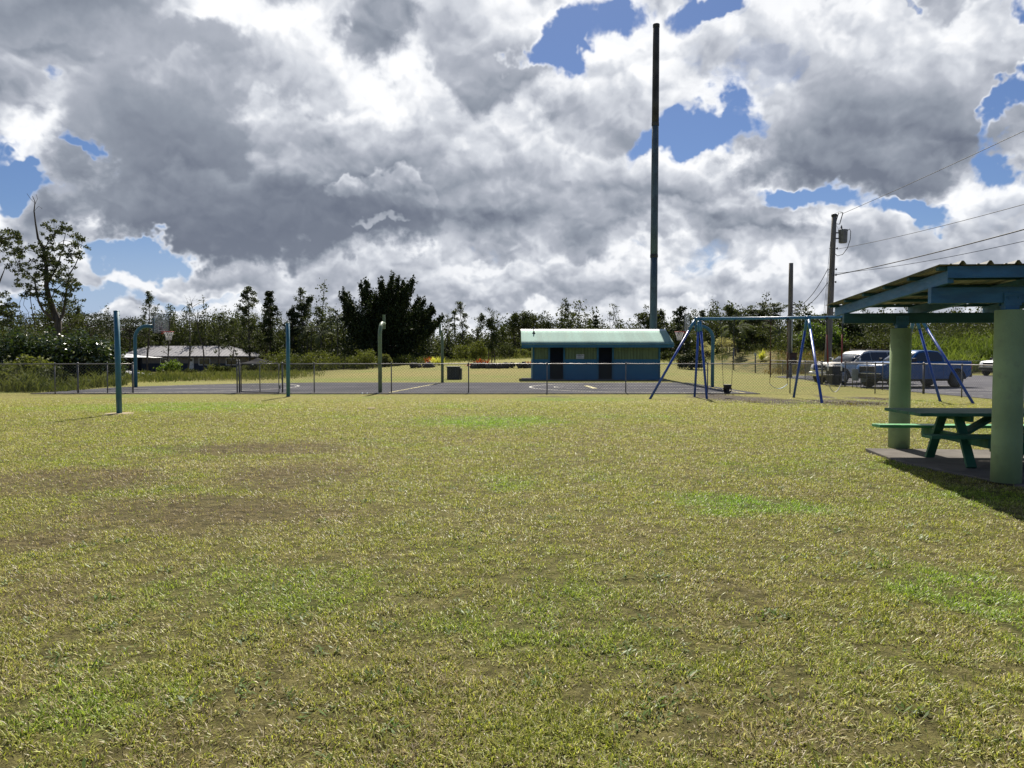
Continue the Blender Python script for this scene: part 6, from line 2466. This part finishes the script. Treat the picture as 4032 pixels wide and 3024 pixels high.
back = (Cc - B)
q1 = Vector((W1.x, WY + .15, 0))
q2_ = q1 + Vector((back.x, back.y, 0)) * .9
mb.beam((q1.x, q1.y, (zs + ze) / 2), (q2_.x, q2_.y, (zs + ze) / 2), .15, ze - zs - .04)
mb.build('wall', 'hsiding', hb)
mb = MB()
mb.box2((W0.x - .02, WY - .03, gzh - .3), (W1.x, WY + .15, zs - .003))
mb.beam((q1.x, q1.y, (zs + gzh - .3) / 2), (q2_.x, q2_.y, (zs + gzh - .3) / 2), .17, zs - gzh + .3)
mb.build('skirt_wall', 'hskirt', hb)
mb = MB()
q0 = P(470, 1402, WY)
mb.box2((q0.x, WY + 5.5, gzh - .3), (W0.x - .02, WY + 5.7, ze - .1))
mb.box2((W0.x - .3, WY + .16, gzh - .3), (W0.x - .1, WY + 5.4, ze - .1))
mb.build('carport_wall', 'hskirt', hb)
for px in (470, 500, 530):
    mb = MB()
    q = P(px, 1402, WY)
    mb.box2((q.x - .05, WY - .1, gzh - .3), (q.x + .05, WY, ze - .05))
    mb.build('carport_post', 'trunkgrey', hb)
mb = MB()
mb.beam(A + Vector((0, -.03, -.12)), B + Vector((0, -.03, -.12)), .05, .18)
mb.beam(B + Vector((.03, 0, -.12)), Cc + Vector((.03, 0, -.12)), .05, .18)
mb.build('fascia_board', 'hskirt', hb)
for a, b in ((632, 702), (783, 828), (890, 934)):
    p0, p1 = P(a, 1438, WY), P(b, 1409, WY)
    mb = MB()
    t_ = .09
    mb.box2((p0.x, WY - .07, p0.z), (p0.x + t_, WY - .032, p1.z))
    mb.box2((p1.x - t_, WY - .07, p0.z), (p1.x, WY - .032, p1.z))
    mb.box2((p0.x + t_, WY - .07, p0.z), (p1.x - t_, WY - .032, p0.z + t_))
    mb.box2((p0.x + t_, WY - .07, p1.z - t_), (p1.x - t_, WY - .032, p1.z))
    mb.box2(((p0.x + p1.x) / 2 - .04, WY - .068, p0.z + t_), ((p0.x + p1.x) / 2 + .04, WY - .032, p1.z - t_))
    w_ = mb.build('window', 'whitep', hb)
    mb = MB()
    mb.box2((p0.x + t_, WY - .045, p0.z + t_), (p1.x - t_, WY - .034, p1.z - t_))
    mb.build('pane', 'glass', w_)
p0, p1 = P(744, 1461, WY), P(763, 1409, WY)
mb = MB()
mb.box2((p0.x, WY - .08, p0.z), (p1.x, WY - .035, p1.z))
dr = mb.build('door', 'whitep', hb)
mb = MB()
mb.box2((p0.x + .18, WY - .09, p1.z - .55), (p1.x - .18, WY - .081, p1.z - .15))
mb.build('pane', 'glass', dr)
mb = MB()
mb.box2((p1.x - .16, WY - .14, p0.z + .95), (p1.x - .08, WY - .081, p0.z + 1.03))
mb.build('handle', 'darkmetal', dr)


def canopy(label, pts_px, top_px, Y, dY, mat_, group, legs=True, zoff=0.0, name='canopy_tent'):
    (xa, ya), (xb, yb) = pts_px
    a, b = P(xa, ya, Y), P(xb, yb, Y)
    t_ = P(top_px[0], top_px[1], Y + dY / 2)
    c, d = Vector((b.x + .3, Y + dY, b.z)), Vector((a.x - .3, Y + dY, a.z))
    base = Vector(((a.x + b.x) / 2, Y + dY / 2, hgt((a.x + b.x) / 2, Y)))
    o = thing(name, base, label, 'canopy', group)
    mb = MB()
    N_ = 8
    cs = [a, b, c, d]
    for i in range(4):
        p, q = cs[i], cs[(i + 1) % 4]
        base_i = len(mb.v)
        for j in range(N_ + 1):
            for k in range(N_ + 1):
                u, v = j / N_, k / N_
                e = p + (q - p) * v
                w = e + (t_ - e) * u
                w = Vector(w)
                w.z -= .16 * math.sin(PI * u) * (abs(c.x - d.x) / 8)
                w.z -= .05 * math.sin(PI * v) * (1 - u) * 2
                w.z += .05 * mnoise.noise(w * 1.3)
                mb.v.append(tuple(w))
        for j in range(N_):
            for k in range(N_):
                s_ = base_i + j * (N_ + 1) + k
                mb.f.append((s_, s_ + 1, s_ + N_ + 2, s_ + N_ + 1))
                mb.sm.append(True)
    cl = mb.build('canopy_cloth', mat_, o)
    md = cl.modifiers.new('thick', 'SOLIDIFY')
    md.thickness = .02
    if legs:
        for p in cs:
            mb = MB()
            mb.tube([(p.x * .98 + base.x * .02, p.y, hgt(p.x, p.y) - .1), (p.x * .98 + base.x * .02, p.y, p.z)], .04, 6)
            mb.build('leg', 'darkmetal', o)
        mb = MB()
        for i in range(4):
            mb.tube([cs[i] + Vector((0, 0, -.12)), cs[(i + 1) % 4] + Vector((0, 0, -.12))], .03, 5)
        mb.build('top_frame', 'darkmetal', o)
    return o


canopy('dark grey pop up canopy tent standing behind the gate leaf', ((942, 1431), (1092, 1431)), (1012, 1409), 88, 5, 'tentdark', 'canopies near the grey house')
canopy('flat white awning sheet beside the carport of the grey house', ((425, 1404), (582, 1406)), (500, 1392), 112, 4, 'tarp', 'canopies near the grey house')
canopy('collapsed pale grey canopy lying in the weeds behind the left hoop pole', ((455, 1494), (645, 1490)), (498, 1460), 66, 5, 'tarpgrey', 'canopies near the grey house', legs=False)
canopy('low crumpled grey cover among the weeds left of the first net post', ((362, 1500), (412, 1498)), (396, 1484), 52, 2, 'tarpgrey', 'canopies near the grey house', legs=False)

# neighbour house roof at the left edge
nb_ = thing('house', (-42, 62, 0), 'neighbour house at the far left edge, only its dark corrugated roof showing', 'house', 'houses around the park')
Yn = 56.0
e0, e1 = P(-420, 1452, Yn), P(92, 1452, Yn)
t0, t1 = P(-400, 1368, Yn + 4.5), P(2, 1368, Yn + 4.5)
K = 150
mb = MB()
for j in range(2):
    for i in range(K * 2 + 1):
        q = i / (K * 2)
        p = (e0 + (e1 - e0) * q) if j == 0 else (t0 + (t1 - t0) * q)
        mb.v.append((p.x, p.y, p.z + (.03 if i % 2 else -.0)))
n = K * 2 + 1
for i in range(n - 1):
    mb.f.append((i, i + 1, n + i + 1, n + i))
    mb.sm.append(False)
mb.build('roof', 'hroofdark', nb_, recalc=False)
mb = MB()
e2 = Vector((e1.x, Yn + 9, e1.z))
mb.poly([e1, e2, t1], thick=.05)
mb.poly([t0, t1, e2, Vector((e0.x, Yn + 9, e0.z))], thick=.05)
mb.build('roof', 'hroofdark', nb_)
mb = MB()
mb.box2((e0.x + .5, Yn + .5, -1.2), (e1.x - .6, Yn + 8.5, e1.z - .05))
mb.build('wall', 'hwall', nb_)
mb = MB()
mb.beam(t0 + Vector((0, 0, .05)), t1 + Vector((0, 0, .05)), .25, .08)
mb.build('ridge_cap', 'hroof', nb_)

# white roofs glimpsed through the trees
for (xa, ya, xb, yb, Y, lab) in ((3388, 1362, 3470, 1344, 100, 'pale shed wall and roof showing between bushes left of the far column'), (2670, 1362, 2738, 1346, 112, 'white sloping roof glimpsed right of the restroom roof')):
    a, b = P(xa, ya, Y), P(xb, yb, Y)
    gz = hgt((a.x + b.x) / 2, Y)
    o = thing('shed', ((a.x + b.x) / 2, Y + 1.5, gz), lab, 'shed', 'pale sheds among the far trees')
    sl = .7 if xa == 2670 else .0
    mb = MB()
    mb.box2((a.x + .1, Y + .2, gz - .2), (b.x - .1, Y + 3, a.z - .02))
    mb.build('wall', 'tarp' if xa == 3388 else 'hwall', o)
    mb = MB()
    mb.poly([(a.x, Y, a.z), (b.x, Y, a.z + sl), (b.x, Y + 3.2, b.z + sl * .5), (a.x, Y + 3.2, b.z - sl * .3)], thick=.08)
    mb.build('roof', 'whitep', o)

# ================================================================== vehicles
def car(name, label, loc, heading, paint, kind='pickup', scale=1.0, group=None):
    """local +X is the nose. Built at the origin, then the root is rotated."""
    o = thing(name, (0, 0, 0), label, 'pickup truck' if kind == 'pickup' else 'car', group)
    Wd = 1.9
    fxw, rxw, wr = 1.82, -1.78, .405
    ar = .50
    bot = .46

    def archpts(cx, n=9):
        return [(cx + ar * math.cos(PI * i / n), .40 + ar * math.sin(PI * i / n)) for i in range(n + 1)]
    a_r = [(x, z) for x, z in reversed(archpts(rxw))]
    a_f = [(x, z) for x, z in reversed(archpts(fxw))]
    low = [(-2.62, .58)] + a_r[:1] + a_r[1:] + [(-1.0, .42), (1.0, .42)] + a_f + [(2.52, .44)]
    if kind == 'pickup':
        up = [(2.66, .52), (2.72, .78), (2.66, 1.03), (2.50, 1.12), (1.9, 1.19), (1.28, 1.23), (1.0, 1.235), (-.92, 1.25), (-1.02, 1.27), (-2.66, 1.27), (-2.70, 1.20), (-2.66, .80)]
    else:
        up = [(2.40, .46), (2.52, .60), (2.54, .85), (2.46, 1.02), (2.30, 1.09), (1.8, 1.15), (1.2, 1.19), (0, 1.21), (-2.5, 1.22), (-2.56, 1.15), (-2.62, .80)]
        low[-1] = (2.36, .42)
    prof = low + up
    n = len(prof)
    sl = [-1, -.985, -.93, -.75, -.4, 0, .4, .75, .93, .985, 1]
    mb = MB()
    for s_ in sl:
        k = abs(s_)
        ins_ = .0 if k < .95 else (.012 if k < .99 else .035)
        for x, z in prof:
            cx, cz = 0, .8
            xx_ = x * (1 - ins_ * .6)
            zz_ = cz + (z - cz) * (1 - ins_)
            if x > 1.9:
                xx_ -= .20 * k ** 4 * (x - 1.9) / .8
            if z > 1.05:
                zz_ += .035 * (1 - k * k) if x > 1.2 else 0
            mb.v.append((xx_, s_ * Wd / 2 * (1 - .03 * max(0, (z - .9))), zz_))
    for j in range(len(sl) - 1):
        for i in range(n):
            i2 = (i + 1) % n
            mb.f.append((j * n + i, j * n + i2, (j + 1) * n + i2, (j + 1) * n + i))
            mb.sm.append(True)
    mb.f.append(tuple(range(n)))
    mb.f.append(tuple((len(sl) - 1) * n + i for i in reversed(range(n))))
    mb.sm += [False, False]
    body = mb.build('body', paint, o)
    # greenhouse
    if kind == 'pickup':
        gh = [(1.22, 1.20), (.62, 1.66), (.42, 1.745), (.1, 1.785), (-.45, 1.785), (-.80, 1.75), (-.98, 1.60), (-1.06, 1.22)]
    else:
        gh = [(1.20, 1.16), (.55, 1.62), (.30, 1.73), (-.1, 1.79), (-1.5, 1.79), (-2.2, 1.74), (-2.42, 1.55), (-2.56, 1.18)]
    zt_top = 1.79

    def yw(z, k=1.0):
        return Wd / 2 * k * (.965 - .20 * max(0, (z - 1.2)) / .58)
    mb = MB()
    sl2 = [-1, -.97, -.85, 0, .85, .97, 1]
    m = len(gh)
    for s_ in sl2:
        k = abs(s_)
        dz = -.03 if k > .99 else (-.008 if k > .95 else 0)
        for x, z in gh:
            z2 = z + (dz if z > 1.5 else 0) + (.02 * (1 - k) if z > 1.7 else 0)
            x2 = x - (.10 * k ** 3 if x > .3 else 0)
            mb.v.append((x2, s_ * yw(z), z2))
    for j in range(len(sl2) - 1):
        for i in range(m - 1):
            mb.f.append((j * m + i, j * m + i + 1, (j + 1) * m + i + 1, (j + 1) * m + i))
            mb.sm.append(True)
    mb.f.append(tuple(range(m)))
    mb.f.append(tuple((len(sl2) - 1) * m + i for i in reversed(range(m))))
    mb.sm += [False, False]
    mb.build('cab', paint, o)

    # windscreen: follows the sloped front
    def panel(name_, pts, parent=o, mat_='glass', th=.012):
        q = MB()
        q.poly(pts, thick=th)
        return q.build(name_, mat_, parent)
    (xa, za), (xb, zb) = gh[0], gh[1]
    dn = Vector((zb - za, 0, xa - xb)).normalized() * .012
    pa, pb = Vector((xa, 0, za)), Vector((xb, 0, zb))
    q0 = pa + (pb - pa) * .10
    q1 = pa + (pb - pa) * .99
    mbw = MB()
    N_ = 8
    for j, q in enumerate((q0, q1)):
        wv = yw(q.z) - .07
        for i in range(N_ + 1):
            s_ = -1 + 2 * i / N_
            mbw.v.append((q.x - .10 * abs(s_) ** 3 * .9 + dn.x + .012, s_ * wv, q.z + dn.z))
    for i in range(N_):
        mbw.f.append((i, i + 1, N_ + 2 + i, N_ + 1 + i))
        mbw.sm.append(True)
    ws = mbw.build('windscreen', 'glass', o)
    ws.modifiers.new('t', 'SOLIDIFY').thickness = .006
    rp = (gh[-1], gh[-2])
    panel('rear_window', [(rp[0][0] - .012, -yw(1.3) + .1, 1.30), (rp[0][0] - .012, yw(1.3) - .1, 1.30), (rp[1][0] - .02, yw(1.6) - .1, 1.60), (rp[1][0] - .02, -yw(1.6) + .1, 1.60)])
    if kind == 'pickup':
        wins = [[(.90, 1.27), (.40, 1.65), (.02, 1.70), (.0, 1.27)], [(-.08, 1.27), (-.06, 1.70), (-.72, 1.69), (-.90, 1.50), (-.90, 1.27)]]
    else:
        wins = [[(.95, 1.24), (.42, 1.61), (.0, 1.69), (-.02, 1.24)], [(-.10, 1.24), (-.08, 1.69), (-1.12, 1.70), (-1.15, 1.24)], [(-1.23, 1.24), (-1.21, 1.70), (-2.1, 1.66), (-2.28, 1.50), (-2.30, 1.24)]]
    for sg in (-1, 1):
        for w_ in wins:
            pts = [(x, sg * (yw(z) + .010), z) for x, z in w_]
            panel('side_window', pts, th=.02 * sg)
        # wheels
        for wx in (fxw, rxw):
            q = MB()
            y0 = sg * (Wd / 2 - .12)
            tr = [(wr * .62, -.125), (wr * .93, -.125), (wr, -.09), (wr, .09), (wr * .93, .125), (wr * .62, .125)]
            q.lathe(tr, (wx, y0, wr), 28, axis='y')
            for i in range(28):
                a = 2 * PI * i / 28
                q.box((wx + math.cos(a) * wr, y0, wr + math.sin(a) * wr), (.022, .2, .022))
            wh = q.build('wheel', 'black', o)
            q = MB()
            yf = sg * .128
            q.lathe([(wr * .60, yf), (wr * .60, yf * 1.02), (wr * .52, yf * .80), (wr * .14, yf * .85), (wr * .1, yf * 1.0)], (wx, y0, wr), 20, axis='y')
            for i in range(6):
                a = 2 * PI * i / 6
                q.beam((wx + math.cos(a) * .04, y0 + yf * .93, wr + math.sin(a) * .04), (wx + math.cos(a) * wr * .56, y0 + yf * .97, wr + math.sin(a) * wr * .56), .06, .02, up=(0, 1, 0))
            q.build('rim', 'darkmetal' if kind == 'pickup' else 'chrome', wh)
            q = MB()
            q.tube([(wx + (ar + .0) * math.cos(PI * i / 12), sg * (Wd / 2 + .0), .40 + (ar + .0) * math.sin(PI * i / 12)) for i in range(13)], .03, 6)
            q.build('wheel_arch', 'black' if kind == 'pickup' else paint, o)
        # lamps
        xf = 2.60 if kind == 'pickup' else 2.42
        q = MB()
        zl = .98 if kind == 'pickup' else .93
        q.poly([(xf - .02, sg * .56, zl - .10), (xf - .20, sg * .925, zl - .07), (xf - .28, sg * .935, zl + .06), (xf - .06, sg * .60, zl + .09)], thick=-.05 * sg)
        q.build('headlight', 'lamp', o)
        q = MB()
        q.box((-2.66 if kind == 'pickup' else -2.58, sg * .87, 1.02), (.08, .13, .34))
        q.build('tail_light', 'taillamp', o, bevel=.01)
        q = MB()
        mx_ = .92
        q.box((mx_, sg * (yw(1.3) + .16), 1.33), (.12, .20, .17))
        q.beam((mx_ + .02, sg * (yw(1.3) - .02), 1.27), (mx_ + .02, sg * (yw(1.3) + .1), 1.30), .06, .04)
        q.build('side_mirror', 'chrome' if kind != 'pickup' else 'black', o, bevel=.02)
        for hx in ((.12, -.82) if kind == 'pickup' else (.1, -.98)):
            q = MB()
            q.box((hx, sg * (Wd / 2 + .005), 1.10), (.18, .03, .035))
            q.build('door_handle', paint if kind == 'pickup' else 'chrome', o)
        q = MB()
        for gx in ((1.02, -.04, -.93) if kind == 'pickup' else (1.0, -.06, -1.2)):
            q.box((gx, sg * (Wd / 2 - .004), .86), (.012, .012, .68))
        q.build('door_seam', 'black', o)
        q = MB()
        q.box((0, sg * (Wd / 2 - .02), .40), (2.4, .08, .05))
        q.build('side_step', 'black', o)
    xf = 2.70 if kind == 'pickup' else 2.52
    q = MB()
    q.box((xf - .01, 0, .88), (.05, 1.02, .30))
    gr = q.build('grille', 'black', o, bevel=.03)
    q = MB()
    for i in range(3):
        q.box((xf + .02, 0, .80 + i * .085), (.012, .98, .022))
    q.build('grille_bar', 'chrome' if kind != 'pickup' else 'darkmetal', gr)
    q = MB()
    q.box((xf - .03, 0, .56), (.16, 1.72, .20))
    bp = q.build('front_bumper', paint if kind == 'suv' else 'black', o, bevel=.05)
    if kind == 'pickup':
        q = MB()
        q.box((xf + .005, 0, .69), (.10, 1.70, .045))
        q.build('bumper_trim', 'chrome', bp)
    q = MB()
    q.box((-2.72 if kind == 'pickup' else -2.62, 0, .60), (.14, 1.76, .20))
    q.build('rear_bumper', 'darkmetal' if kind == 'pickup' else paint, o, bevel=.04)
    if kind == 'pickup':
        q = MB()
        q.box((-1.84, 0, 1.285), (1.58, 1.56, .05))
        q.build('bed_cover', 'black', o, bevel=.01)
    else:
        for sg in (-1, 1):
            q = MB()
            q.tube([(.1, sg * .62, 1.80), (.0, sg * .62, 1.85), (-1.9, sg * .62, 1.86), (-2.0, sg * .62, 1.78)], .022, 6)
            q.build('roof_rail', 'black', o)
    q = MB()
    q.tube([(.9, .45, 1.245), (.75, .1, 1.33)], .012, 5)
    q.tube([(.9, -.15, 1.245), (.75, -.5, 1.33)], .012, 5)
    q.build('wiper', 'black', o)
    q = MB()
    q.box((0, 0, .38), (4.4, 1.3, .14))
    q.box((fxw, 0, .45), (.2, 1.5, .12))
    q.box((rxw, 0, .45), (.2, 1.5, .12))
    q.build('underbody', 'black', o)
    o.location = loc
    o.rotation_euler = (0, 0, heading)
    o.scale = (scale, scale, scale)
    return o


rw = G(3757, 1526)
hd = PI + rad(17)
dirv = Vector((math.cos(hd), math.sin(hd), 0))
side = Vector((-dirv.y, dirv.x, 0))      # left of travel
# near side is the car's left (facing -X, left is -Y)
cp = rw + dirv * 1.78 * 1.03 - side * .80
cp.z = .016
car('pickup_truck', 'bright blue double cab pickup truck parked behind the parking fence', cp, hd, 'carblue', 'pickup', 1.03, 'vehicles on the parking lot')
c2 = cp + Vector((-.5, 4.9, 0))
car('parked_car', 'champagne coloured large family car parked beyond the blue truck', c2, hd, 'carbeige', 'suv', 1.04, 'vehicles on the parking lot')
c3 = P(3900, 1400, 61.0)
c3.z = .016
car('pickup_truck', 'white pickup truck mostly hidden behind the near shelter column', c3 + Vector((1.7, 0, 0)), PI + rad(24), 'carwhite', 'pickup', 1.0, 'vehicles on the parking lot')
